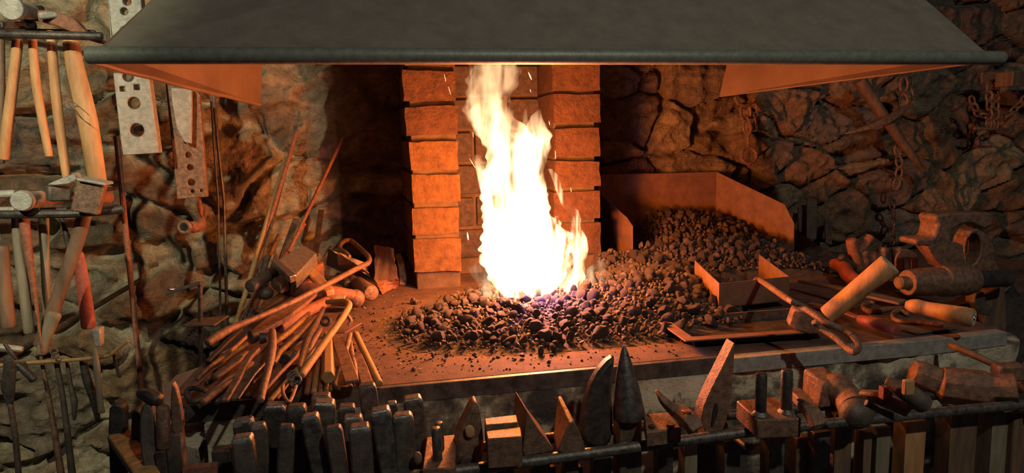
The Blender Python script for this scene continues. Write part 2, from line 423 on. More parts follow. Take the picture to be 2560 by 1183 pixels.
def coke():
    # dust bed under the lumps
    mb = MB(); g = []; nx, ny = 150, 100; X0, X1, Y0, Y1 = .0, 1.3, 1.2, 2.14
    for j in range(ny+1):
        row = []
        for i in range(nx+1):
            x = X0+(X1-X0)*i/nx; y = Y0+(Y1-Y0)*j/ny; h = pile_h(x, y)
            row.append((mb.bm.verts.new((x, y, HZ-.004+h*.93+.003*noise.noise(Vector((x*60, y*60, 0))))), h))
        g.append(row)
    for j in range(ny):
        for i in range(nx):
            q = (g[j][i], g[j][i+1], g[j+1][i+1], g[j+1][i])
            if max(a[1] for a in q) > .005: mb.bm.faces.new([a[0] for a in q])
    for v in [v for v in mb.bm.verts if not v.link_faces]: mb.bm.verts.remove(v)
    o = mb.obj('coke_dust', 'soil', bevel=0); tag(o, 'black coke dust bed under the lumps across the hearth and bin', 'coke dust', kind='stuff')
    protos = [rock_mesh(i) for i in range(9)]
    low = [rock_mesh(i+20, 1) for i in range(6)]
    spots = []
    rnd = random.Random(5); tries = 0; cells = {}
    while len(spots) < 3300 and tries < 80000:
        tries += 1
        x = rnd.uniform(.03, 1.28); y = rnd.uniform(1.22, 2.12); h = pile_h(x, y)
        if h < .007 and rnd.random() > .012: continue
        if h < .014 and rnd.random() > .45: continue
        if y > 1.83 and (x < .735 and not x < .0): continue
        if x > 1.155+(2.2-y)*.46 and y > 1.9: continue
        if 1.83 < y and x < .7: continue
        if h < .007 and (y > 1.75 or x > .75): continue
        if h < .012 and x > .6 and y < 1.3: continue
        r = .0048+.0125*rnd.random()**1.7
        if h < .01: r *= .6
        ok = True; ci, cj = int(x/.03), int(y/.03)
        for a in (-1, 0, 1):
            for b in (-1, 0, 1):
                for (x2, y2, r2) in cells.get((ci+a, cj+b), ()):
                    if (x-x2)**2+(y-y2)**2 < ((r+r2)*.72)**2: ok = False; break
        if not ok: continue
        cells.setdefault((ci, cj), []).append((x, y, r)); spots.append((x, y, HZ+h+r*.45, r))
    # the lump standing proud in front of the bin and the ones at the fire's rim
    spots.sort(key=lambda s: -s[3]/((Vector(s[:3])-EYE).length))
    n = 0
    for (x, y, z, r) in spots[:300]:
        o = bpy.data.objects.new('coke_lump', protos[n % 9]); n += 1
        o.location = (x, y, z); o.scale = (r, r, r); o.rotation_euler = (rnd.uniform(0, 6), rnd.uniform(0, 6), rnd.uniform(0, 6)); COL.objects.link(o)
        if x < .58: tag(o, 'brown-black coke lump in the low heap around the fire', 'coke', 'coke lumps around the fire')
        elif y < 1.84: tag(o, 'brown-black coke lump on the slope spilling out in front of the bin', 'coke', 'coke lumps spilling from the bin')
        else: tag(o, 'brown-black coke lump heaped inside the sheet metal bin', 'coke', 'coke lumps in the bin')
    bm = bmesh.new(); import itertools
    verts = []; faces = []
    from mathutils import Euler
    for k, (x, y, z, r) in enumerate(spots[300:]):
        me = low[k % 6] if r < .0095 else protos[k % 9]; R_ = Euler((rnd.uniform(0, 6), rnd.uniform(0, 6), rnd.uniform(0, 6))).to_matrix()*r
        b = len(verts); verts.extend([tuple(R_ @ v.co+Vector((x, y, z))) for v in me.vertices]); faces.extend([tuple(b+i for i in p.vertices) for p in me.polygons])
    # grit on the plate
    for k in range(2600):
        x = rnd.gauss(.25, .28); y = rnd.gauss(1.42, .17)
        if not (XL+.25 < x < .62 and YF+.02 < y < 1.8) : continue
        r = abs(rnd.gauss(0, .0016))+.0006; me = low[k % 6]; b = len(verts)
        verts.extend([(v.co.x*r+x, v.co.y*r+y, v.co.z*r+HZ+r*.4) for v in me.vertices]); faces.extend([tuple(b+i for i in p.vertices) for p in me.polygons])
    me = bpy.data.meshes.new('coke_heap'); me.from_pydata(verts, [], faces); me.materials.append(M['coke'])
    o = bpy.data.objects.new('coke_heap', me); COL.objects.link(o); tag(o, 'smaller brown-black coke pieces and grit filling the heaps around the fire and in the bin', 'coke', kind='stuff')
    verts = []; faces = []
    for k in range(420):
        x = rnd.gauss(.15, .22); y = rnd.gauss(1.45, .2)
        if not (XL+.2 < x < .8 and YF+.02 < y < 1.8): continue
        r = abs(rnd.gauss(0, .0013))+.0006; me = low[k % 6]; b = len(verts)
        verts.extend([(v.co.x*r+x, v.co.y*r+y, v.co.z*r*.5+HZ+pile_h(x, y)+r*.4) for v in me.vertices]); faces.extend([tuple(b+i for i in p.vertices) for p in me.polygons])
    me = bpy.data.meshes.new('ash_flakes'); me.from_pydata(verts, [], faces); me.materials.append(M['ash'])
    o = bpy.data.objects.new('ash_flakes', me); COL.objects.link(o); tag(o, 'tiny pale ash flakes scattered over the hearth plate', 'ash', kind='stuff')
coke()

# ------------------------------------------------------------------ fire
def fire():
    m = bpy.data.materials.new('flame'); m.use_nodes = True; nt = m.node_tree; N = nt.nodes; L = nt.links
    N.remove(N['Principled BSDF']); out = N['Material Output']
    em = N.new('ShaderNodeEmission'); L.new(em.outputs[0], out.inputs['Volume']); em.inputs[0].default_value = (1, .60, .29, 1)
    tc = N.new('ShaderNodeTexCoord'); mp = N.new('ShaderNodeMapping'); mp.inputs['Scale'].default_value = (1, 1, .22); mp.inputs['Rotation'].default_value = (0, -.18, 0)
    L.new(tc.outputs['Object'], mp.inputs[0])
    n = N.new('ShaderNodeTexNoise'); n.inputs['Scale'].default_value = 40; n.inputs['Detail'].default_value = 2; n.inputs['Distortion'].default_value = .6; L.new(mp.outputs[0], n.inputs['Vector'])
    mr = N.new('ShaderNodeMapRange'); mr.inputs[1].default_value = .44; mr.inputs[2].default_value = .60; mr.inputs[3].default_value = 1.5; mr.inputs[4].default_value = 130
    L.new(n.outputs[0], mr.inputs[0])
    sp = N.new('ShaderNodeSeparateXYZ'); L.new(tc.outputs['Object'], sp.inputs[0])
    hb = N.new('ShaderNodeMapRange'); hb.inputs[1].default_value = .05; hb.inputs[2].default_value = .48; hb.inputs[3].default_value = 2.0; hb.inputs[4].default_value = .16
    L.new(sp.outputs[2], hb.inputs[0]); mu = N.new('ShaderNodeMath'); mu.operation = 'MULTIPLY'; L.new(mr.outputs[0], mu.inputs[0]); L.new(hb.outputs[0], mu.inputs[1])
    L.new(mu.outputs[0], em.inputs[1])
    t = thing('forge_fire', 'tall white-orange flames rising from the coke heap into the hood', 'fire')
    YC = 1.54
    def tongue(name, rows, dep, seed, jag=.55):
        P = []; secs = []
        # rows (v_crop, left, right) in crop F, densified
        dn = []
        for i in range(len(rows)-1):
            a, b = rows[i], rows[i+1]; k = max(1, int(abs(b[0]-a[0])/9))
            for q in range(k): dn.append([lerp(a[c], b[c], q/k) for c in range(3)])
        dn.append(rows[-1])
        seg = 26; mb = MB(); rings = []
        for (v, l, r) in dn:
            A = cy('F', l, v, YC); B = cy('F', r, v, YC); c = (A+B)/2; rx = max(.0015, (B-A).length/2); ring = []
            for j in range(seg):
                an = 2*math.pi*j/seg; d = Vector((math.cos(an), math.sin(an), 0))
                k = 1+jag*noise.noise(Vector((d.x*1.3+seed, d.y*1.3, v*.007)))+jag*.75*noise.noise(Vector((d.x*3+seed, d.y*3, v*.027)))
                ring.append(mb.bm.verts.new(c+Vector((d.x*rx*(.55+.45*k), d.y*rx*dep*k, 0))))
            rings.append(ring)
        for i in range(len(rings)-1):
            for j in range(seg): mb.bm.faces.new((rings[i][j], rings[i][(j+1) % seg], rings[i+1][(j+1) % seg], rings[i+1][j]))
        mb.bm.faces.new(rings[0]); mb.bm.faces.new(rings[-1][::-1])
        o = part(t, name, mb, m, bevel=0); return o
    tongue('flame', [(1175, 600, 760), (1120, 560, 830), (1040, 505, 880), (950, 475, 890), (860, 470, 885), (820, 490, 850), (740, 478, 812), (650, 482, 812), (600, 470, 770), (520, 485, 770),
                     (460, 500, 778), (400, 478, 765), (350, 455, 700), (300, 415, 660), (245, 385, 632), (180, 405, 625), (110, 400, 650), (40, 415, 655), (-40, 440, 640), (-140, 480, 610), (-230, 540, 560)], .75, 1.)
    tongue('flame', [(700, 600, 800), (600, 640, 790), (540, 655, 788), (480, 650, 792), (430, 655, 800), (370, 660, 802), (320, 690, 778), (270, 712, 764), (240, 745, 760)], .8, 4.)
    tongue('flame', [(480, 650, 720), (380, 660, 705), (300, 672, 700), (240, 680, 692)], .5, 5.)
    tongue('flame', [(660, 470, 560), (580, 450, 540), (520, 438, 510), (460, 440, 462)], .5, 7.)
    tongue('flame', [(1130, 850, 940), (1060, 865, 982), (980, 880, 975), (920, 895, 988), (860, 905, 978), (820, 902, 955), (770, 895, 955), (730, 880, 942), (690, 856, 905), (620, 828, 860), (560, 808, 848), (528, 792, 815)], .6, 9.)
    tongue('flame', [(900, 800, 890), (840, 800, 856), (790, 812, 850), (755, 830, 845)], .5, 12.)
    # thin yellow green and bluish licks low at both sides
    mg = m.copy(); mg.name = 'pale_flame'; e2 = [x for x in mg.node_tree.nodes if x.type == 'EMISSION'][0]; e2.inputs[0].default_value = (.75, .70, .42, 1)
    for x in mg.node_tree.nodes:
        if x.type == 'MAP_RANGE' and abs(x.inputs[4].default_value-130) < 1: x.inputs[3].default_value = .3; x.inputs[4].default_value = 9
    mm = m
    def tongue2(rows, seed):
        nonlocal m
        m = mg; tongue('pale_flame', rows, .6, seed, .6); m = mm
    tongue2([(1160, 480, 600), (1080, 440, 560), (1010, 400, 520), (960, 460, 500)], 3.)
    tongue2([(1140, 900, 1030), (1080, 960, 1080), (1010, 985, 1088), (965, 1040, 1075)], 6.)
    # sparks
    msp = bpy.data.materials.new('spark'); msp.use_nodes = True; b = msp.node_tree.nodes['Principled BSDF']
    b.inputs['Emission Color'].default_value = (1, .6, .3, 1); b.inputs['Emission Strength'].default_value = 3
    for (a1, b1, a2, b2, r) in [(292, 70, 300, 105, 1.6), (312, 130, 324, 168, 1.6), (700, 60, 716, 96, 5), (708, 142, 712, 156, 2), (800, 296, 804, 316, 2), (830, 440, 832, 480, 1.5), (404, 838, 408, 872, 6), (430, 350, 434, 376, 1.3), (415, 478, 440, 520, 2), (905, 620, 908, 640, 1.3)]:
        p = cy('F', a1, b1, 1.6); q = cy('F', a2, b2, 1.6); one('spark', 'small glowing spark flying beside the tall flames', 'spark', MB().tube([p, lerp(p, q, .5), q], [cw('F', p, r*.2), cw('F', p, r*.6), cw('F', p, r*.2)], 6), msp, 'sparks around the fire', bevel=0)
fire()

# ------------------------------------------------------------------ bin
def sheet3(pts, vec): return MB().prism(pts, vec)
def coke_bin():
    t = thing('coke_bin', 'open-fronted rusty sheet metal coke bin against the wall right of the chimney', 'bin')
    A = Vector((.722, 1.86, HZ)); 
    L0 = [(.722, 1.86, HZ), (.722, 2.16, HZ), (.715, 2.16, 1.02), (.715, 2.08, 1.005), (.719, 1.90, .965), (.721, 1.86, .945)]
    part(t, 'side_panel', sheet3([Vector(p) for p in L0], (.003, 0, 0)), 'sheet', bevel=0)
    b0, b1 = py(1500, 437, 2.17), py(1790, 430, 2.17)
    part(t, 'back_panel', sheet3([(.722, 2.165, HZ), (b1.x, 2.165, HZ), (b1.x, 2.165, b1.z), (.722, 2.165, b0.z)], (0, .003, 0)), 'sheet', bevel=0)
    f = pz(1982, 655, HZ); ft = py(1980, 560, f.y); fc = py(1962, 512, f.y+.02)
    n = Vector((.003, .001, 0))
    part(t, 'side_panel', sheet3([Vector((b1.x, 2.165, HZ)), f, Vector((f.x, f.y, ft.z)), Vector((fc.x, fc.y, fc.z)), Vector((b1.x, 2.165, b1.z))], n), 'sheet', bevel=0)
coke_bin()

def shovel():
    t = thing('coke_shovel', 'rusty square coke shovel with twisted loop handle lying right of the coke', 'shovel')
    zt, zb = HZ+.075, HZ+.018
    fl, fr = cz('E', 800, 732, zt), cz('E', 1216, 690, zt)
    bl, br = cz('E', 655, 596, zt+.012), cz('E', 1040, 560, zt+.012)
    dn = Vector((0, 0, zb-zt))
    e = .0022
    bl2, br2 = bl+Vector((0, 0, zb-bl.z)), br+Vector((0, 0, zb-br.z))
    mb = MB(); mb.prism([fl, fr, fr+dn, fl+dn], (0, e, 0)); mb.prism([fl+dn, fr+dn, br2, bl2], (0, 0, e)); mb.prism([fl, fl+dn, bl2, bl], (e, 0, 0)); mb.prism([fr, fr+dn, br2, br], (-e, 0, 0))
    part(t, 'pan', mb, 'sheet', bevel=0)
    a = cz('E', 1008, 838, HZ+.02); y = a.y-.003
    pts = [py(*cu('E', 1006, 832), y), py(*cu('E', 1006, 770), y), py(*cu('E', 1012, 720), y-.002), py(*cu('E', 1040, 712), y-.01), cz('E', 1200, 820, HZ+.105), cz('D', 120, 780, HZ+.10), cz('D', 300, 900, HZ+.085), cz('D', 430, 960, HZ+.075), cz('D', 505, 1010, HZ+.07)]
    r = .0062
    mb = MB(); mb.tube(pts, r, 10, smoothpath=True); part(t, 'handle', mb.wob(.001, 60), 'rust', bevel=0)
    lp = [cz('D', 505, 1010, HZ+.07), cz('D', 540, 1060, HZ+.062), cz('D', 545, 1105, HZ+.055), cz('D', 510, 1125, HZ+.055), cz('D', 465, 1095, HZ+.055), cz('D', 380, 1020, HZ+.065), cz('D', 270, 945, HZ+.075), cz('D', 225, 905, HZ+.085)]
    mb = MB(); mb.rod(lp, .0058, 10, smoothpath=True); part(t, 'grip_loop', mb, 'rust', bevel=0)
shovel()

def trough():
    zt = HZ+.022
    o = [cz('E', 415, 940, zt), cz('E', 600, 1070, zt), cz('E', 1440, 1010, zt), cz('E', 1330, 868, zt)]
    i = [cz('E', 482, 936, zt), cz('E', 640, 1046, zt), cz('E', 1330, 998, zt), cz('E', 1240, 878, zt)]
    mb = MB(); e = Vector((0, 0, -.003))
    for k in range(4):
        a, b, c, d = o[k], o[(k+1) % 4], i[(k+1) % 4], i[k]; mb.hexa([a, b, c, d], [a+e, b+e, c+e, d+e])
    t = thing('quench_tray', 'empty rectangular sheet metal tray with flat flange at the front of the hearth', 'tray')
    part(t, 'flange', mb, 'sheet', bevel=.0004)
    c = sum(i, Vector())/4; bt = [Vector((lerp(c.x, p.x, .94), lerp(c.y, p.y, .94), HZ+.001)) for p in i]
    mb = MB()
    for k in range(4):
        a, b = i[k]+e, i[(k+1) % 4]+e; q = [a, b, bt[(k+1) % 4], bt[k]]; n = (c-(a+b)/2); n.z = 0; n = n.normalized()*.002; mb.hexa(q, [p+n for p in q])
    mb.prism(bt, (0, 0, .002)); part(t, 'basin', mb, 'iron', bevel=0)  # darker metal puts the shade inside the tray into its colour
trough()

# ================================================================== PILE OF TOOLS ON THE LEFT OF THE HEARTH
G4 = 'bars, rods and tongs piled on the left of the hearth'
def q4(pts, dh=0): return [cz('4', a, b, HZ+h+dh) for a, b, h in pts]
def r4(p, px): return cw('4', p, px)
def pile_rod(name, label, cat, pts, r, m, seg=12, smooth=False, group=G4, **k):
    P = q4(pts); rr = [r4(p, (r[i] if isinstance(r, (list, tuple)) else r)) for i, p in enumerate(P)]
    return one(name, label, cat, MB().rod(P, rr, seg, smoothpath=smooth).wob(.0006, 40), m, group, **k)
def pile_bar(name, label, cat, pts, wd, th, m, group=G4, n=(0, -.3, 1), smooth=False):
    P = q4(pts); ww = [r4(p, (wd[i] if isinstance(wd, (list, tuple)) else wd)) for i, p in enumerate(P)]
    tt = [r4(p, (th[i] if isinstance(th, (list, tuple)) else th)) for i, p in enumerate(P)]
    return one(name, label, cat, MB().bar(P, ww, tt, n, smoothpath=smooth).wob(.0006, 40), m, group)

# long poker and hooked bar on top
pile_rod('fire_poker', 'long orange-brown fire poker with a curled eye, lying across the top of the tool pile', 'poker',
         [(195, 732, .075), (260, 690, .08), (350, 640, .085), (520, 570, .09), (700, 490, .095), (880, 400, .10), (1050, 310, .10), (1150, 258, .10), (1186, 238, .10), (1188, 205, .10), (1150, 165, .10), (1085, 108, .11), (1045, 103, .115), (1015, 125, .12), (1012, 155, .12), (1045, 175, .12), (1070, 200, .115)],
         [26, 30, 24, 19, 18, 18, 17, 17, 16, 15, 15, 15, 14, 13, 12, 12, 10], 'rust', smooth=True)
pile_rod('hooked_rod', 'thick round bar with a right-angle hook bent at its upper end', 'rod',
         [(930, 482, .075), (1000, 478, .08), (1045, 480, .085), (1066, 495, .085), (1055, 530, .082), (1000, 615, .078), (880, 780, .06), (770, 935, .045)], [15, 17, 19, 20, 20, 21, 24, 26], 'yrust', smooth=True)
# flat plate like blade under the poker
def flat_poly(name, label, cat, poly, h, th, m, group=G4, c='4'):
    P = [cz(c, a, b, HZ+h) for a, b in poly]
    return one(name, label, cat, MB().prism(P, (0, 0, -th)), m, group)
def flat_poly2(name, label, cat, poly, th, m, group=G4, c='4'):
    """outline whose points carry their own height"""
    P = [cz(c, a, b, HZ+h) for a, b, h in poly]; k = len(P); mb = MB(); bm = mb.bm
    a = [bm.verts.new(p) for p in P]; b = [bm.verts.new(p-Vector((0, 0, th))) for p in P]
    bmesh.ops.triangulate(bm, faces=[bm.faces.new(a)]); bmesh.ops.triangulate(bm, faces=[bm.faces.new(b[::-1])])
    for i in range(k): bm.faces.new((a[i], b[i], b[(i+1) % k], a[(i+1) % k]))
    return one(name, label, cat, mb, m, group)
pile_bar('tapered_bar', 'wide flat tapering bar lying under the middle of the long poker', 'bar', [(470, 690, .05), (620, 590, .055), (760, 490, .06), (850, 430, .06)], [60, 110, 90, 50], [30, 30, 26, 20], 'rust')
pile_bar('iron_block', 'flat grey-brown iron block with one sloping end left of the poker', 'block', [(500, 555, .045), (590, 490, .05), (690, 425, .05)], [40, 62, 60], [26, 34, 34], 'iron')
def pile_hammer_wood():
    t = thing('cross_peen_hammer', 'steel cross peen hammer head with bright worn edge, topmost of the hammer pile', 'hammer')
    h = .115
    P = q4([(690, 245, h), (760, 195, h), (830, 140, h)])
    a = cz('4', 618, 222, HZ+h+.02); b = cz('4', 790, 130, HZ+h+.03); c = cz('4', 868, 180, HZ+h+.02); d = cz('4', 735, 318, HZ+h-.008)
    dn = Vector((0, .01, -.035))
    mb = MB().hexa([a, b, c, d], [a+dn, b+dn, c+dn, d+dn]); part(t, 'head', mb.wob(.001, 30), 'worn', bevel=.003)
    a2 = cz('4', 618, 222, HZ+h+.02); d2 = cz('4', 738, 330, HZ+h-.01)
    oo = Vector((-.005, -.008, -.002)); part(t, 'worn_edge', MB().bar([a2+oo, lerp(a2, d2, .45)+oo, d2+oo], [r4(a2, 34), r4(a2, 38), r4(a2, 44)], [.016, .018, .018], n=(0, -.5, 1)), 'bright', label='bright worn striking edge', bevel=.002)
pile_hammer_wood()
def pile_hammer2():
    t = thing('sledge_hammer', 'rusty square sledge head with orange cheek beside the bright steel hammer', 'hammer')
    h = .10
    top = [cz('4', 725, 275, HZ+h), cz('4', 850, 195, HZ+h+.012), cz('4', 910, 240, HZ+h+.004), cz('4', 760, 305, HZ+h-.004)]
    dn = Vector((0, .004, -.045)); part(t, 'head', MB().hexa(top, [p+dn for p in top]).wob(.001, 30), 'rustred', bevel=.004)
    P = q4([(830, 300, .09), (880, 350, .08), (950, 430, .06)]); part(t, 'handle', MB().bar(P, [r4(P[0], 62), r4(P[1], 66), r4(P[2], 60)], .016, n=(0, -.4, 1)), 'wood', bevel=.004)
pile_hammer2()
def ball_hammer():
    t = thing('ball_hammer', 'ball ended hammer with round rusty ball at the right of the pile', 'hammer')
    c = cz('4', 1106, 460, HZ+.03); part(t, 'ball_head', MB().ball(c, r4(c, 57), 3).wob(.0008, 30), 'rust', bevel=0)
    P = q4([(1090, 440, .04), (980, 430, .05), (850, 420, .06), (710, 400, .06)]); part(t, 'shank', MB().rod(P, [r4(P[0], 34), r4(P[0], 46), r4(P[0], 56), r4(P[0], 46)], 14, smoothpath=True), 'rustred', bevel=0)
ball_hammer()
pile_rod('round_bar', 'short dark round bar pointing left beneath the bright hammer', 'bar', [(460, 385, .085), (610, 290, .10)], [40, 34], 'castgrey', 16)
def lump4(name, label, a, b, h, r, m, sq=(1, 1, 1)):
    c = cz('4', a, b, HZ+h); one(name, label, 'hammer', MB().ball(c, r4(c, r), 3, sq).wob(.0015, 25), m, 'hammer heads in the pile', bevel=0)
lump4('ball_peen', 'round ball end of a hammer left of the cube-shaped head', 550, 426, .06, 48, 'castgrey', (1.05, 1, .85))
P = [cz('4', 580, 330, HZ+.09), cz('4', 650, 300, HZ+.092), cz('4', 700, 345, HZ+.088), cz('4', 640, 372, HZ+.085)]
one('cube_hammer', 'small cube-shaped rusty hammer with rounded corners', 'hammer', MB().hexa(P, [p+Vector((0, 0, -.026)) for p in P]).wob(.001, 40), 'rust', 'hammer heads in the pile', bevel=.006)
def cyl_hammer():
    t = thing('round_face_hammer', 'cylindrical hammer head with collar lying nearest the chimney', 'hammer')
    P = q4([(1075, 350, .035), (1110, 370, .034)]); part(t, 'neck', MB().rod(P, [r4(P[0], 40), r4(P[0], 38)], 18), 'castgrey', bevel=0)
    P = q4([(1122, 372, .034), (1200, 425, .034)]); part(t, 'face', MB().rod(P, [r4(P[0], 46), r4(P[0], 48)], 18), 'rust', bevel=0)
    P = q4([(1000, 320, .04), (1060, 375, .035)]); part(t, 'peen', MB().rod(P, [r4(P[0], 22), r4(P[0], 30)], 12), 'iron', bevel=0)
cyl_hammer()
def dust_pan():
    t = thing('ash_scoop', 'dark sheet metal ash scoop standing behind the curled poker eye', 'scoop')
    A = [cz('4', 925, 250, HZ+.05), cz('4', 1000, 285, HZ+.045), cz('4', 1195, 330, HZ+.03), cz('4', 1170, 240, HZ+.07), cz('4', 1000, 170, HZ+.11), cz('4', 940, 150, HZ+.12)]
    mb = MB(); bm = mb.bm; a = [bm.verts.new(p) for p in A]; b = [bm.verts.new(p+Vector((0, .003, -.002))) for p in A]
    bmesh.ops.triangulate(bm, faces=[bm.faces.new(a)]); bmesh.ops.triangulate(bm, faces=[bm.faces.new(b[::-1])])
    for i in range(6): bm.faces.new((a[i], b[i], b[(i+1) % 6], a[(i+1) % 6]))
    part(t, 'pan', mb, 'darksheet', bevel=0)
    B = [cz('4', 990, 180, HZ+.115), cz('4', 1100, 240, HZ+.10), cz('4', 1190, 300, HZ+.05), cz('4', 1000, 255, HZ+.085)]
    part(t, 'lip', MB().prism(B, (0, .002, -.003)), 'sheet', bevel=0)
dust_pan()
def hearth_brush():
    t = thing('hearth_brush', 'worn hearth brush with charred bristles leaning by the chimney foot', 'brush')
    a, b, c, d = cz('4', 1225, 345, HZ+.03), cz('4', 1370, 345, HZ+.03), cz('4', 1335, 150, HZ+.12), cz('4', 1225, 130, HZ+.12)
    k = Vector((0, .02, -.006)); mb = MB().hexa([a, b, c, d], [p+k for p in (a, b, c, d)])
    bmesh.ops.subdivide_edges(mb.bm, edges=mb.bm.edges[:], cuts=8, use_grid_fill=True); part(t, 'bristle_block', mb.wob(.004, 90), 'woodd', bevel=0)
    e, f = cz('4', 1268, 432, HZ+.002), cz('4', 1372, 385, HZ+.002); mb = MB().hexa([a, b, f, e], [p+Vector((0, .016, 0)) for p in (a, b, f, e)])
    bmesh.ops.subdivide_edges(mb.bm, edges=mb.bm.edges[:], cuts=10, use_grid_fill=True); part(t, 'bristles', mb.wob(.003, 140), 'rustred', label='orange-lit bristle ends', bevel=0)
hearth_brush()
P = q4([(1395, 375, .004), (1398, 330, .02), (1385, 240, .06), (1365, 185, .085)])
one('curved_iron', 'short bent flat iron leaning against the chimney beside the brush', 'iron', MB().bar(P, [.018, .02, .02, .014], .009, n=(0, -1, .3), smoothpath=True), 'rust')
# tongs in the middle
def tongs_mid():
    t = thing('blacksmith_tongs', 'blacksmith tongs with a coiled wire keeper and open loop, end hanging over the hearth edge', 'tongs')
    P = q4([(908, 522, .07), (880, 580, .07), (850, 640, .068), (822, 690, .066), (790, 780, .06), (762, 890, .05)]); part(t, 'rein', MB().rod(P, [r4(P[0], k) for k in (14, 15, 17, 15, 15, 16)], 10, smoothpath=True), 'rust', bevel=0)
    P = q4([(888, 650, .055), (850, 710, .055), (800, 810, .05), (750, 930, .04)]); part(t, 'rein', MB().rod(P, [r4(P[0], k) for k in (15, 18, 14, 14)], 10), 'rust', bevel=0)
    c = q4([(722, 945, .045), (738, 975, .042)])
    for k in range(3):
        p = lerp(c[0], c[1], k/2.-.2); part(t, 'wire_coil', MB().ring(p, r4(p, 32), r4(p, 9), (1, .2, .1), (0, .5, .8), 18, 6), 'iron', label='dark wire coil', bevel=0)
    P = q4([(715, 970, .05), (690, 965, .05), (662, 990, .048), (658, 1040, .045), (680, 1085, .042), (700, 1095, .04), (722, 1050, .04), (740, 1000, .04)])
    part(t, 'keeper_loop', MB().tube(P, r4(P[0], 11), 8, smoothpath=True), 'rust', bevel=0)
tongs_mid()
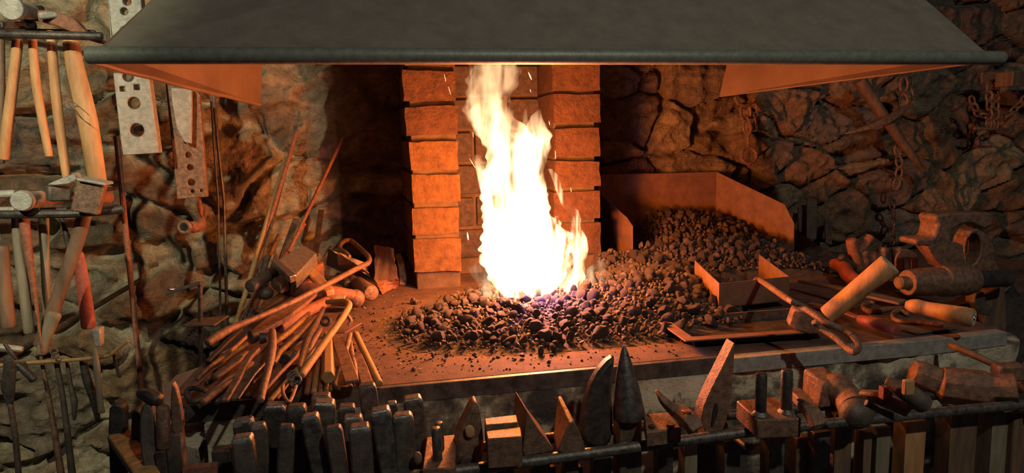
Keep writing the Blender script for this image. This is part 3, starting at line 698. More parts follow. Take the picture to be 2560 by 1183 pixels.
# left fan of bars
bars = [
 ('r', 'bent_hook_rod', 'dark rod with a C-shaped hook at the bottom left of the pile', 'rod', [(185, 1030, .04), (120, 1012, .04), (75, 1025, .035), (68, 1060, .03), (95, 1092, .03), (150, 1085, .03), (260, 1000, .04), (420, 885, .05)], [15, 16, 17, 18, 18, 17, 16, 16], 'castgrey', True),
 ('b', 'flat_bar', 'broad flat bar lying lowest at the far left of the pile', 'bar', [(20, 1050, .012), (110, 960, .02), (190, 880, .03)], [55, 70, 70], 22, 'rust', False),
 ('r', 'round_bar', 'round bar with a flared square end left of centre in the fan', 'bar', [(165, 1100, .03), (250, 1030, .035), (340, 960, .04), (470, 860, .05)], [26, 22, 22, 20], 'rust', False),
 ('r', 'pipe', 'pipe with an open jagged end pointing left in the fan of bars', 'pipe', [(238, 945, .05), (330, 880, .055), (440, 800, .06)], [26, 24, 24], 'rust', False),
 ('r', 'round_bar', 'thin dark round bar above the jagged pipe', 'bar', [(185, 985, .035), (240, 950, .04), (320, 900, .04)], 16, 'iron', False),
 ('b', 'forged_bar', 'long curved half-round bar sweeping down through the fan', 'bar', [(300, 1095, .05), (370, 970, .06), (430, 850, .065), (500, 770, .07)], [42, 44, 44, 40], 26, 'rust', True),
 ('b', 'flat_bar', 'wide grey flat bar between the curved bar and the tongs rein', 'bar', [(345, 1085, .03), (440, 950, .04), (540, 820, .05), (600, 740, .05)], [60, 74, 74, 60], 20, 'castgrey', False),
 ('b', 'flat_bar', 'dark flat bar under the wide grey bar', 'bar', [(440, 1070, .012), (540, 960, .02), (630, 850, .03)], [70, 66, 60], 24, 'iron', False),
 ('r', 'tong_half', 'orange-lit tapered tongs rein, standing highest in the centre of the fan', 'tongs', [(520, 1090, .06), (545, 980, .07), (575, 860, .08), (592, 760, .085), (595, 660, .09)], [22, 24, 26, 28, 20], 'rust', True),
 ('r', 'thin_rod', 'straight thin rod running from below the coil toward the bright hammer', 'rod', [(548, 1025, .05), (640, 920, .055), (740, 820, .06), (810, 690, .06)], 12, 'rustred', False),
 ('r', 'thin_rod', 'straight orange rod beside the open loop of the tongs', 'rod', [(580, 1090, .035), (670, 985, .04), (760, 880, .05), (860, 770, .05)], [17, 15, 14, 12], 'yrust', False),
 ('r', 'tong_half', 'long slender rein rising to the right above the centre bars', 'tongs', [(600, 860, .055), (640, 790, .06), (740, 700, .065), (870, 570, .07)], [20, 19, 18, 15], 'rust', False),
 ('r', 'chisel', 'pointed round chisel above the slender rein', 'chisel', [(600, 740, .065), (680, 680, .07), (760, 610, .07), (820, 548, .07)], [22, 22, 20, 10], 'rust', False),
 ('b', 'flat_bar', 'dark flat bar running up from the left toward the silver tubes', 'bar', [(195, 850, .045), (310, 730, .05), (400, 650, .055)], [30, 32, 30], 18, 'iron', False),
 ('r', 'round_bar', 'dark bar below the flattened tip of the long poker', 'bar', [(235, 900, .035), (330, 810, .045), (430, 745, .05)], [24, 26, 22], 'castgrey', False),
 ('r', 'round_bar', 'smooth brown bar resting between the pipe and the curved bar', 'bar', [(245, 850, .03), (330, 800, .035), (400, 760, .04)], [14, 16, 14], 'rust', False),
 ('b', 'square_bar', 'short orange square bar just under the poker tip', 'bar', [(285, 805, .06), (370, 765, .062)], [26, 28], 22, 'yrust', False),
 ('r', 'round_bar', 'dark round rod lowest between the hook and the fan', 'bar', [(240, 1100, .012), (350, 1000, .02), (450, 900, .03)], [24, 22, 20], 'iron', False),
 ('r', 'round_bar', 'brown round bar right of the tongs coil, first of the upright ones', 'bar', [(806, 1040, .014), (822, 950, .016), (842, 860, .016)], [18, 18, 17], 'rustred', False),
 ('r', 'rebar', 'ochre ribbed bar among the upright ones left of the hexagonal bar', 'bar', [(848, 1040, .014), (862, 950, .016), (884, 830, .02)], [19, 18, 18], 'yrust', False),
 ('r', 'round_bar', 'thin brown bar tight against the hexagonal bar', 'bar', [(890, 1035, .012), (893, 960, .014), (905, 870, .016)], [15, 15, 14], 'rust', False),
 ('r', 'round_bar', 'small bar end poking out below the hexagonal bar', 'bar', [(925, 1035, .01), (930, 985, .012), (935, 900, .012)], [17, 17, 17], 'rust', False),
 ('r', 'round_bar', 'very short brown bar end right of the hexagonal bar', 'bar', [(953, 1022, .01), (958, 985, .012), (975, 900, .014)], [13, 13, 13], 'rustred', False),
 ('b', 'flat_bar', 'broad flat bar with square end right of the hexagonal bar', 'bar', [(1085, 975, .03), (1040, 840, .035), (990, 690, .04)], [84, 76, 66], 22, 'rust', False),
 ('b', 'flat_bar', 'shorter flat bar beside the ochre rod, its end on the hearth edge', 'bar', [(1175, 985, .012), (1150, 900, .02), (1120, 810, .03)], [74, 66, 50], 20, 'rust', False),
 ('r', 'round_bar', 'knobbly thin bar between the two flat bars', 'bar', [(1110, 950, .02), (1098, 870, .025), (1082, 790, .03), (1078, 730, .035)], [13, 18, 15, 10], 'rust', False),
 ('r', 'ochre_rod', 'long ochre round rod forming the right edge of the pile', 'rod', [(1252, 985, .012), (1190, 850, .016), (1108, 680, .02)], [23, 22, 20], 'yrust', False),
 ('r', 'round_bar', 'short upright bar leaning behind the broad flat bar', 'bar', [(1045, 790, .035), (1060, 730, .04), (1072, 680, .045)], [15, 16, 14], 'rust', False),
 ('r', 'bent_rod', 'U-bent dark rod with its curve toward the hearth edge', 'rod', [(1000, 890, .012), (985, 960, .012), (978, 1002, .012), (1010, 1018, .012), (1080, 1000, .012)], 17, 'castgrey', True),
 ('b', 'flat_bar', 'thin red-brown strip crossing above the broad flat bar', 'bar', [(960, 672, .04), (1040, 668, .045), (1075, 650, .045), (1140, 612, .045)], [16, 16, 12, 8], 6, 'rustred', False),
 ('r', 'round_bar', 'dark bar running under the hooked rod toward the hexagonal bar', 'bar', [(700, 1050, .01), (760, 960, .012), (860, 800, .014)], [24, 24, 22], 'iron', False),
 ('b', 'flat_bar', 'brown flat bar behind the tapered tongs rein', 'bar', [(560, 1000, .03), (620, 900, .04), (640, 780, .045)], [50, 56, 50], 16, 'rustred', False),
 ('r', 'round_bar', 'round bar crossing beneath the ball hammer shank', 'bar', [(640, 640, .035), (760, 560, .04), (930, 480, .045)], [36, 38, 34], 'rustred', False),
 ('b', 'flat_bar', 'dark flat bar deep between the chisel and the hooked rod', 'bar', [(640, 820, .02), (740, 730, .03), (840, 650, .035)], [64, 60, 50], 16, 'iron', False),

 ('r', 'round_bar', 'slim brown bar squeezed between the broad blade and the slender rein', 'bar', [(470, 985, .035), (560, 880, .045), (650, 770, .05), (720, 690, .055)], 15, 'rust', False),
 ('r', 'tong_half', 'flattened tongs half with a boss, low between the curved bar and the hook', 'tongs', [(200, 1060, .02), (300, 960, .03), (380, 880, .04), (430, 830, .045)], [16, 18, 24, 16], 'rustred', False),
 ('b', 'square_bar', 'dark square bar under the tapered tongs rein', 'bar', [(480, 1085, .02), (540, 960, .03), (590, 850, .04)], 30, 24, 'castgrey', False),
 ('r', 'round_bar', 'thin ochre bar beside the straight orange rod', 'bar', [(620, 1080, .02), (700, 970, .03), (800, 850, .035)], 12, 'yrust', False),
 ('r', 'thin_rod', 'dark thin rod crossing over the wide grey flat bar', 'rod', [(380, 1080, .05), (480, 930, .06), (600, 800, .07)], 10, 'iron', False),
 ('b', 'flat_bar', 'narrow strip lying between the hook and the jagged pipe', 'bar', [(110, 1000, .045), (200, 920, .05), (290, 850, .05)], 24, 10, 'rustred', False),
 ('r', 'round_bar', 'bent brown bar arching above the far left broad flat bar', 'bar', [(130, 960, .05), (210, 880, .06), (330, 790, .065), (440, 690, .065)], [12, 14, 14, 12], 'rust', True),
]
for k, nm, lb, ct, pts, wd, *rest in bars:
    if k == 'r': pile_rod(nm, lb, ct, pts, wd, rest[0], smooth=rest[1])
    else: pile_bar(nm, lb, ct, pts, wd, rest[0], rest[1], smooth=rest[2])
P = q4([(937, 948, .028), (938, 830, .032), (940, 690, .036)])
one('hexagonal_bar', 'thick hexagonal steel bar with its dark end facing out over the hearth edge', 'bar', MB().tube(P, [r4(P[0], 44), r4(P[1], 40), r4(P[2], 36)], 6), 'yrust', G4)
for a, b, a2, b2, h, r, lb in [(455, 700, 500, 690, .085, 42, 'dark round bolt head pointing left under the tapering bar'), (515, 705, 560, 700, .08, 36, 'second dark bolt beside the tapered tongs rein'), (672, 838, 720, 800, .05, 38, 'dark bolt end lying in the gap left of the slender tongs')]:
    P = q4([(a, b, h), (a2, b2, h)]); one('bolt', lb, 'bolt', MB().tube([P[0], lerp(P[0], P[1], .3), P[1]], [r4(P[0], r), r4(P[0], r), r4(P[0], r*.8)], 12), 'iron', G4)
c = cz('4', 922, 600, HZ+.05); one('iron_ring', 'small dark iron ring lying above the hexagonal bar', 'ring', MB().ring(c, r4(c, 25), r4(c, 11), (1, 0, 0), (0, .6, .8), 18, 8), 'iron', bevel=0)
c = cz('4', 1030, 600, HZ+.03); one('iron_link', 'curled iron link right of the hooked rod', 'link', MB().tube([c+Vector(v) for v in ((-.012, 0, 0), (-.005, .004, .012), (.008, .004, .012), (.016, 0, 0), (.01, -.004, -.008))], .004, 8, smoothpath=True), 'rust', bevel=0)
P = [cz('4', a, b, HZ+.055) for a, b in ((960, 462), (1000, 435), (1048, 436), (1035, 462))]; one('wood_chip', 'pale splinter of wood lying beside the ball hammer', 'splinter', MB().prism(P, (0, 0, -.004)), 'woodp')
def pliers4():
    t = thing('wide_tongs', 'open jaw of wide tongs with a pointed tip under the slender rein', 'tongs')
    P = q4([(640, 700, .05), (700, 720, .05), (800, 700, .05)]); part(t, 'jaw', MB().bar(P, [r4(P[0], k) for k in (20, 30, 8)], .008, smoothpath=True), 'rust')
    P = q4([(640, 760, .045), (690, 770, .045), (750, 800, .045)]); part(t, 'jaw', MB().bar(P, [r4(P[0], k) for k in (26, 22, 12)], .008, smoothpath=True), 'rust')
pliers4()

# rods leaning on the wall behind the pile
GR = 'long rods leaning against the wall left of the chimney'
def lean(name, label, cat, p1, y1, p2, y2, px, m, kind='r', px2=None):
    a, b = py(*p1, y1), py(*p2, y2); r1 = wm(a, px); r2 = wm(b, px2 or px)
    if kind == 'r': mb = MB().tube([a, lerp(a, b, .5), b], [r1, (r1+r2)/2, r2], 10)
    elif kind == 'rib':
        n = 90; mb = MB().tube([lerp(a, b, i/n) for i in range(n+1)], [lerp(r1, r2, i/n)*(1.0 if i % 2 else 1.12) for i in range(n+1)], 8)
    else: mb = MB().bar([a, b], [r1*2, r2*2], [r1*.8]*2, n=(0, -1, .2))
    return one(name, label, cat, mb, m, GR)
lean('rebar', 'long yellow-brown ribbed rebar leaning leftmost of the rods', 'rebar', (590, 812), 1.75, (716, 395), 2.13, 6.5, 'yrust', 'rib')
lean('rod', 'copper-coloured bare rod reaching highest on the wall', 'rod', (630, 700), 1.85, (741, 333), 2.17, 5.5, 'rustred')
lean('rod', 'shiny thin rod between the rebar and the copper rod', 'rod', (646, 690), 1.83, (716, 420), 2.12, 4, 'steel')
lean('rod', 'long reddish rod leaning right toward the chimney', 'rod', (722, 630), 1.95, (857, 345), 2.17, 4.5, 'rustred')
lean('rod', 'short orange rod end sloping behind the bright hammer', 'rod', (655, 680), 1.84, (697, 588), 2.0, 4.5, 'rust')
lean('flat_rod', 'short dark flat bar standing upright right of the rods', 'bar', (788, 640), 2.0, (803, 525), 2.1, 7, 'iron', 'b')
lean('flat_rod', 'dark flat strip leaning between the copper and reddish rods', 'bar', (700, 660), 1.95, (741, 548), 2.1, 8, 'castgrey', 'b')
lean('silver_tube', 'bright silver tube at the foot of the leaning rods', 'tube', (598, 812), 1.66, (652, 700), 1.78, 4, 'bright')
lean('silver_tube', 'grey tube just right of the bright silver one', 'tube', (614, 812), 1.68, (672, 640), 1.86, 6, 'steel')
lean('rod', 'grey rod crossing low behind the dark round bar', 'rod', (632, 812), 1.7, (690, 640), 1.9, 5, 'steel')
lean('rod', 'rusty rod nearest the short upright flat bar', 'rod', (706, 650), 1.93, (762, 560), 2.05, 4, 'rustred')

# ================================================================== LEFT WALL
GH = 'hammers hanging on the upper wall rack'
def hang(c, pts, Y, wpx, m, name='handle', flat=1., seg=12):
    P = [cy(c, a, b, Y) for a, b in pts]; R = [cw(c, p, (wpx[i] if isinstance(wpx, (list, tuple)) else wpx)/2) for i, p in enumerate(P)]
    return MB().rod(P, R, seg, n=(0, -1, 0), smoothpath=len(P) > 2, flat=flat)
Yr = 1.62
def rack_upper():
    t = thing('wall_rack', 'upper iron bar rack fixed to the left wall carrying hammers', 'rack')
    a, b = cy('1', -60, 200, Yr-.03), cy('1', 600, 215, Yr-.03); part(t, 'front_bar', MB().rod([a, b], .0085, 10), 'iron', bevel=0)
    a, b = cy('1', -60, 190, Yr+.05), cy('1', 560, 200, Yr+.05); part(t, 'rear_bar', MB().rod([a, b], .0085, 10), 'iron', bevel=0)
    for x in (-45,):
        a = cy('1', x, 205, Yr-.03); part(t, 'bracket', MB().bar([a, Vector((a.x, 2.24, a.z+.02))], .02, .008, n=(0, 0, 1)), 'iron')
rack_upper()
t = thing('round_face_hammer', 'hammer with a big pale round face hanging leftmost on the upper rack', 'hammer', GH)
p = cy('1', 62, 48, Yr-.055); q = cy('1', 190, 75, Yr+.03)
part(t, 'head', MB().tube([p, p+(q-p)*.08, lerp(p, q, .45), q], [cw('1', p, 66), cw('1', p, 72), cw('1', p, 50), cw('1', p, 46)], 20), 'galv')
part(t, 'handle', hang('1', [(108, 200), (85, 420), (20, 935)], Yr+.01, [56, 58, 62], 'wood'), 'wood', bevel=0)
t = thing('cross_peen_hammer', 'small hammer with the thinnest pale orange handle on the upper rack', 'hammer', GH)
a = cy('1', -5, 150, Yr-.02); b = cy('1', 208, 150, Yr+.04); part(t, 'head', MB().bar([a, b], cw('1', a, 44), cw('1', a, 44), n=(0, 0, 1)), 'iron', bevel=.003)
part(t, 'handle', hang('1', [(190, 190), (215, 500), (290, 920)], Yr+.01, [44, 52, 42], 'wood'), 'wood', bevel=0)
t = thing('sledge_hammer', 'dark square hammer with a straight pale handle, third from left on the upper rack', 'hammer', GH)
a = cy('1', 135, 80, Yr+.02); b = cy('1', 240, 80, Yr+.06); part(t, 'head', MB().bar([a, b], cw('1', a, 90), cw('1', a, 90), n=(0, 0, 1)), 'iron', bevel=.005)
part(t, 'handle', hang('1', [(300, 190), (335, 600), (395, 1050)], Yr+.02, [50, 56, 48], 'wood'), 'wood', bevel=0)
t = thing('mattock_hammer', 'long-headed hammer tapering to a point with the thickest two-toned handle', 'hammer', GH)
P = [cy('1', a, b, Yr) for a, b in ((232, 95), (340, 115), (430, 150), (520, 215), (645, 262))]
part(t, 'head', MB().bar(P, [cw('1', P[0], k) for k in (60, 95, 90, 50, 14)], [cw('1', P[0], k) for k in (60, 80, 80, 40, 16)], n=(0, 0, 1), smoothpath=True), 'rustred', bevel=.003)
a = cy('1', 228, 95, Yr-.03); b = cy('1', 340, 88, Yr-.01); part(t, 'peen', MB().bar([a, b], cw('1', a, 40), cw('1', a, 40), n=(0, 0, 1)), 'galv', label='pale worn peen', bevel=.004)
part(t, 'handle', hang('1', [(410, 190), (450, 420), (520, 720), (580, 1090)], Yr+.02, [86, 104, 112, 100], 'wood', flat=.7), 'wood', bevel=0)
one('dark_handled_tool', 'dark tool handle cut by the left edge of the picture', 'tool', hang('1', [(5, 200), (8, 500), (5, 960)], Yr+.05, 40, 'woodd'), 'woodd', GH, bevel=0)

def swage(name, label, poly, Y, th, holes, m, c='1', sq=()):
    P = [cy(c, a, b, Y) for a, b in poly]; H = []
    for (a, b, r) in holes:
        o = cy(c, a, b, Y); R = cw(c, o, r); H.append([o+Vector((R*math.cos(k), 0, R*math.sin(k))) for k in [2*math.pi*i/20 for i in range(20)]])
    for (a, b, r) in sq:
        o = cy(c, a, b, Y); R = cw(c, o, r); H.append([o+Vector((x*R, 0, z*R)) for x, z in ((-1, -1), (1, -1), (1, 1), (-1, 1))])
    mb = MB().prism(P, (0, th, 0), H)
    return one(name, label, 'swage plate', mb, m, bevel=.002)
swage('perforated_swage_plate', 'large grey perforated steel plate hanging behind the left end of the hood', [(632, -60), (828, -60), (860, 300), (940, 905), (722, 920), (664, 400)], 1.72, .03,
      [(750, 8, 24), (733, 67, 22), (735, 180, 23), (684, 268, 14), (755, 452, 32), (790, 610, 36), (808, 770, 40), (700, 300, 10)], 'galv', sq=[(722, 526, 16), (806, 516, 17)])
swage('perforated_swage_plate', 'narrower tan perforated plate hanging right of the large grey one', [(975, 470), (1130, 500), (1180, 560), (1225, 1165), (1046, 1180)], 1.80, .02,
      [(1072, 562, 8), (1075, 605, 14), (1100, 838, 14), (1112, 918, 17), (1122, 990, 18), (1130, 1080, 20), (1137, 1132, 10), (1189, 1128, 8)], 'rust', sq=[(1092, 735, 11)])
P = [cy('1', a, b, 1.775) for a, b in ((1008, 520), (1130, 525), (1132, 615), (1128, 850), (1090, 840), (1045, 760), (1020, 620))]
one('stepped_swage', 'pale stepped iron tool hanging in front of the tan perforated plate', 'swage', MB().prism(P, (0, .014, 0)), 'galv')
def pipe_elbow():
    t = thing('pipe_elbow', 'rusty pipe elbow hanging on the wall below the tan perforated plate', 'pipe fitting')
    c = cy('2', 1187, 432, 1.86); R = cw('2', c, 46); d = Vector((-.25, -1, 0)).normalized()
    part(t, 'socket', MB().ring(c, R*.78, R*.30, d.cross(Vector((0, 0, 1))), (0, 0, 1), 24, 10), 'rust', bevel=0)
    P = [c+Vector((0, .012, 0)), cy('2', 1240, 432, 1.88), cy('2', 1290, 420, 1.90), cy('2', 1295, 360, 1.92), cy('2', 1275, 262, 1.92), cy('2', 1272, 240, 1.98), cy('2', 1265, 235, 2.2)]
    part(t, 'bend', MB().tube(P, [R*.7, R*.85, R*.7, R*.42, R*.40, R*.3, R*.3], 14, smoothpath=True), 'rustred', bevel=0)
    part(t, 'bore', MB().tube([c+Vector((0, -.002, 0)), c+Vector((0, .01, 0))], R*.62, 16), 'coreg', label='dark open bore', bevel=0)
pipe_elbow()
# thin rods hanging under the hood edge
for i, (x1, x2, w_, Y) in enumerate([(1248, 1290, 7, 1.9), (1262, 1325, 10, 1.95)]):
    a = cy('1', x1, 560, Y); b = py(552+i*16, 812, Y); one('hanging_rod', ('thin dark rod hanging straight from the hood edge, left of a pair', 'thicker dark rod of the hanging pair, slanting right')[i], 'rod', MB().tube([Vector((a.x-.004, 2.2, a.z+.075)), a+Vector((-.003, 0, .07)), a, cy('1', lerp(x1, x2, .5), 900, Y), cy('1', x2, 1183, Y), b], cw('1', a, w_), 8), 'iron', bevel=0)
a, b = py(291, 340, 1.86), py(316, 850, 1.86); b.z = 0; b.x += .02
one('standing_pipe', 'thin red-brown pipe standing upright against the left wall', 'pipe', MB().tube([a, lerp(a, b, .5), b], wm(a, 7), 10), 'rustred', bevel=0)

# middle rack with hammers
Ym = 1.52
def rack_mid():
    t = thing('wall_rack', 'middle iron bar rack on the left wall with a short right-hand arm', 'rack')
    part(t, 'front_bar', MB().rod([cy('2', -80, 352, Ym-.03), cy('2', 480, 345, Ym-.03), cy('2', 790, 318, Ym-.03)], .0085, 10), 'iron', bevel=0)
    part(t, 'rear_bar', MB().rod([cy('2', -80, 348, Ym+.05), cy('2', 760, 312, Ym+.05)], .0085, 10), 'iron', bevel=0)
    a = cy('2', -60, 350, Ym-.02); part(t, 'bracket', MB().bar([a, Vector((a.x, 2.2, a.z))], .02, .008, n=(0, 0, 1)), 'rustred')
rack_mid()
GM = 'tools hanging on the middle wall rack'
t = thing('round_face_hammer', 'hammer with a round grey face and split handle on the middle rack', 'hammer', GM)
p = cy('2', 135, 265, Ym-.06); q = cy('2', 260, 235, Ym+.04)
part(t, 'head', MB().tube([p, p+(q-p)*.1, lerp(p, q, .5), q], [cw('2', p, 62), cw('2', p, 70), cw('2', p, 48), cw('2', p, 40)], 20), 'galv')
part(t, 'handle', hang('2', [(108, 345), (120, 560), (150, 800), (188, 1105)], Ym+.01, [64, 60, 66, 62], 'woodg'), 'woodg', bevel=0)
t = thing('sledge_hammer', 'dark grooved square hammer right of the round-faced one', 'hammer', GM)
a = cy('2', 300, 215, Ym-.03); b = cy('2', 450, 215, Ym-.01); part(t, 'head', MB().bar([a, b], cw('2', a, 112), cw('2', a, 100), n=(0, 0, 1)), 'castgrey', bevel=.004)
P = [cy('2', a, b, Ym-.045) for a, b in ((298, 160), (400, 118), (470, 95), (495, 125), (440, 155), (360, 165))]; part(t, 'mushroomed_edge', MB().prism(P, (0, .03, .004)), 'galv', label='pale mushroomed edge', bevel=.002)
part(t, 'handle', hang('2', [(280, 370), (290, 640), (305, 1000), (310, 1180)], Ym+.03, [62, 52, 50, 50], 'woodg'), 'woodg', bevel=0)
t = thing('saddle_swage', 'tan square-flanged set hammer with the long slanting grey handle', 'hammer', GM)
Yf = Ym-.07
P = [cy('2', a, b, Yf) for a, b in ((492, 125), (672, 165), (625, 358), (448, 328))]; part(t, 'face_plate', MB().prism(P, (0, .02, 0)), 'rust', bevel=.003)
P = [cy('2', a, b, Yf-.01) for a, b in ((488, 115), (670, 148), (672, 168), (492, 135))]; part(t, 'top_flange', MB().prism(P, (0, .05, 0)), 'galv', bevel=.002)
a = cy('2', 620, 240, Ym-.04); b = cy('2', 690, 240, Ym+.01); part(t, 'cheek', MB().tube([a, b], cw('2', a, 45), 12), 'rustred', bevel=.002)
part(t, 'handle', hang('2', [(545, 340), (490, 540), (380, 860), (265, 1190)], Ym+.01, [92, 88, 84, 96], 'woodg', flat=.75), 'woodd', bevel=0)
part(t, 'handle_end', hang('3', [(400, 20), (345, 160), (305, 300)], Ym, [98, 86, 70], 'woodg', flat=.75), 'woodg', bevel=0)
one('tong_half', 'thin tapering reddish rein crossing behind the grey split handle', 'tongs', hang('2', [(150, 350), (185, 620), (235, 950), (262, 1180)], Ym-.01, [66, 50, 22, 14], 'rust'), 'rustred', GM, bevel=0)
one('red_handled_tool', 'tool with red painted wooden handle hanging behind the slanting grey handle', 'tool handle', hang('2', [(505, 600), (535, 800), (570, 1070)], Ym+.1, [60, 84, 92], 'redwood', flat=.7), 'redwood', GM, bevel=0)
one('dark_handled_tool', 'thick dark handle hanging at the far left below the middle rack', 'tool', hang('2', [(15, 560), (30, 800), (55, 1065)], Ym+.06, [70, 80, 80], 'woodd'), 'woodd', GM, bevel=0)
one('flat_hanger', 'thin dark tapered strip hanging between the square hammer and the slanting handle', 'strip', hang('2', [(395, 360), (430, 500), (445, 640)], Ym+.02, [14, 40, 10], 'iron'), 'iron', GM, bevel=0)
for i, (yy, lb) in enumerate(((218, 'grey round bar lying on the middle rack, upper of two'), (325, 'grey round bar lying on the middle rack, lower of two'))):
    one('round_bar', lb, 'bar', MB().rod([cy('2', -60, yy+6, Ym-.02), cy('2', 92, yy, Ym-.02)], cw('2', cy('2', 0, yy, Ym), 26), 12), 'galv', GM, bevel=0)

# lower rack with tongs
Yl = 1.42
def rack_low():
    t = thing('tong_rack', 'low curved yellowish bar rack holding tongs on the left wall', 'rack')
    part(t, 'bar', MB().rod([cy('3', a, b, Yl) for a, b in ((-60, 400), (130, 380), (400, 362), (690, 340), (800, 318), (860, 275), (940, 212))], cw('3', cy('3', 400, 360, Yl), 14), 10, smoothpath=True), 'yrust', bevel=0)
    a = cy('3', -40, 396, Yl); part(t, 'bracket', MB().rod([a, Vector((a.x+.02, 2.2, a.z))], .007, 8), 'iron', bevel=0)
    part(t, 'upper_bar', MB().rod([cy('3', -60, 248, Yl+.05), cy('3', 160, 275, Yl+.05)], .006, 8), 'galv', bevel=0)
rack_low()
GT = 'tongs hanging on the low rack'
t = thing('hot_chisel', 'small pale-headed chisel hammer hanging on the low rack', 'chisel', GT)
P = [cy('3', a, b, Yl-.03) for a, b in ((668, 128), (735, 126), (736, 258), (695, 262))]; part(t, 'head', MB().prism(P, (0, .022, 0)), 'galv', bevel=.002)
part(t, 'shaft', hang('3', [(692, 262), (712, 420), (728, 600), (745, 735)], Yl-.02, [24, 50, 42, 52], 'yrust', flat=.7), 'woodg', bevel=0)
tl = [([(300, 330), (345, 560), (395, 850), (455, 1230)], [24, 30, 40, 50], 'rust', 'long brown tongs rein, left of the two parallel ones'), ([(400, 300), (450, 560), (490, 850), (535, 1230)], [34, 38, 42, 50], 'castgrey', 'long dark tongs rein, right of the two parallel ones'),
      ([(490, 350), (515, 520), (545, 660), (545, 790)], [22, 30, 46, 20], 'castgrey', 'shorter dark rein hanging right of the parallel pair'), ([(610, 360), (640, 500), (690, 640), (720, 800)], [50, 60, 60, 30], 'iron', 'dark broad strap hanging behind the small chisel hammer'),
      ([(265, -10), (290, 150), (310, 300)], [20, 20, 18], 'rust', 'thin rust rod end just above the low rack'), ([(840, 300), (850, 380), (880, 480)], [30, 26, 18], 'iron', 'short dark hook below the curled right end of the low rack')]
for pts, wd, m, lb in tl: one('tong_half', lb, 'tongs', hang('3', pts, Yl+.02, wd, m), m, GT, bevel=0)
t = thing('dark_pliers', 'black pliers with splayed grips hanging at the far left of the low rack', 'pliers', GT)
part(t, 'jaws', hang('3', [(60, 330), (70, 440), (60, 560), (75, 690)], Yl-.02, [60, 90, 96, 40], 'iron', flat=.5), 'iron', bevel=0)
part(t, 'grip', hang('3', [(75, 680), (110, 900), (140, 1230)], Yl-.02, [38, 40, 40], 'iron'), 'castgrey', bevel=0)
part(t, 'grip', hang('3', [(130, 385), (190, 440), (250, 500)], Yl-.03, [44, 54, 52], 'iron'), 'iron', bevel=0)
part(t, 'jaws', hang('3', [(35, 235), (75, 290), (120, 345)], Yl-.03, [22, 30, 24], 'iron'), 'iron', bevel=0)
for a, b in ((398, 292), (405, 320)):
    c = cy('3', a, b, Yl-.01); one('wire_ring', 'dark wire ring looped over the low rack bar', 'ring', MB().ring(c, cw('3', c, 22), cw('3', c, 6), (1, 0, 0), (0, .5, .8), 16, 6), 'iron', 'wire rings on the low rack', bevel=0)

# stake post left of the hearth
def stake():
    Y = 1.50; t = thing('iron_stand', 'slim iron post stand with a small tilted plate and side arm left of the hearth', 'stand')
    a, b = py(500, 705, Y), py(503, 912, Y); part(t, 'post', MB().tube([a, b, Vector((b.x, b.y, 0.02))], .0048, 10), 'iron', bevel=0)
    P = [pz(452, 814, b.z+.09), pz(486, 790, b.z+.09), pz(572, 786, b.z+.09), pz(530, 812, b.z+.09)]
    c = py(501, 803, Y); zz = c.z; P = [pz(u, v, zz) for u, v in ((454, 814), (486, 796), (572, 788), (536, 812))]
    part(t, 'plate', MB().prism(P, (0, 0, -.004)), 'castgrey')
    part(t, 'arm', MB().bar([py(504, 708, Y), py(450, 722, Y), py(414, 735, Y)], [.014, .013, .006], .006, n=(0, 0, 1)), 'castgrey')
    p = py(430, 724, Y); part(t, 'tip', MB().ball(p, .0055, 2, (1.6, 1, .8)), 'bright', label='bright bead for the steel highlight', bevel=0)  # bead added to draw the steel highlight on the arm
stake()

# stone ledge and pale board at the left of the hearth
def ledge():
    mb = MB(); g = []; nx, nz = 60, 40
    pts = []
    x0, x1 = -.40, -.28
    for j in range(nz+1):
        row = []
        for i in range(nx+1):
            x = x0+(XL+.026-x0)*i/nx; z = .745*j/nz; p = Vector((x, 1.1, z)); e = max(0, (x0+.14-x)/.14)
            y = 1.10+.3*(1-math.sqrt(max(0, 1-e*e)))-.02*noise.fractal(p*9, 1, 2, 4)
            row.append(mb.bm.verts.new((x, y, z)))
        g.append(row)
    for j in range(nz):
        for i in range(nx): mb.bm.faces.new((g[j][i], g[j][i+1], g[j+1][i+1], g[j+1][i]))
    top = [mb.bm.verts.new((v.co.x, 1.42, .745)) for v in g[nz]]
    for i in range(nx): mb.bm.faces.new((g[nz][i], g[nz][i+1], top[i+1], top[i]))
    lf = [mb.bm.verts.new((x0, 1.42, .745*j/nz)) for j in range(nz)]+[top[0]]
    for j in range(nz): mb.bm.faces.new((g[j][0], lf[j], lf[j+1], g[j+1][0]))
    one('stone_ledge', 'rough plastered stone ledge bulging out at the left end of the hearth', 'ledge', mb, 'plaster', bevel=0, ang=60)
ledge()
P = [pz(a, b, .757) for a, b in ((405, 972), (440, 938), (490, 920), (560, 905), (590, 960), (500, 1005), (430, 1025), (400, 1005))]
one('pale_board', 'pale weathered piece of wood on the stone ledge under the tool pile', 'wood', MB().prism(P, (0, 0, -.014)), 'woodp')

one('thin_wire', 'thin dark curl of wire caught on the thickest upper hammer handle', 'wire', MB().tube([cy('1', a, b, 1.612) for a, b in ((540, 740), (480, 700), (425, 640), (400, 605), (440, 610), (500, 660))], .0008, 5, smoothpath=True), 'iron', bevel=0)

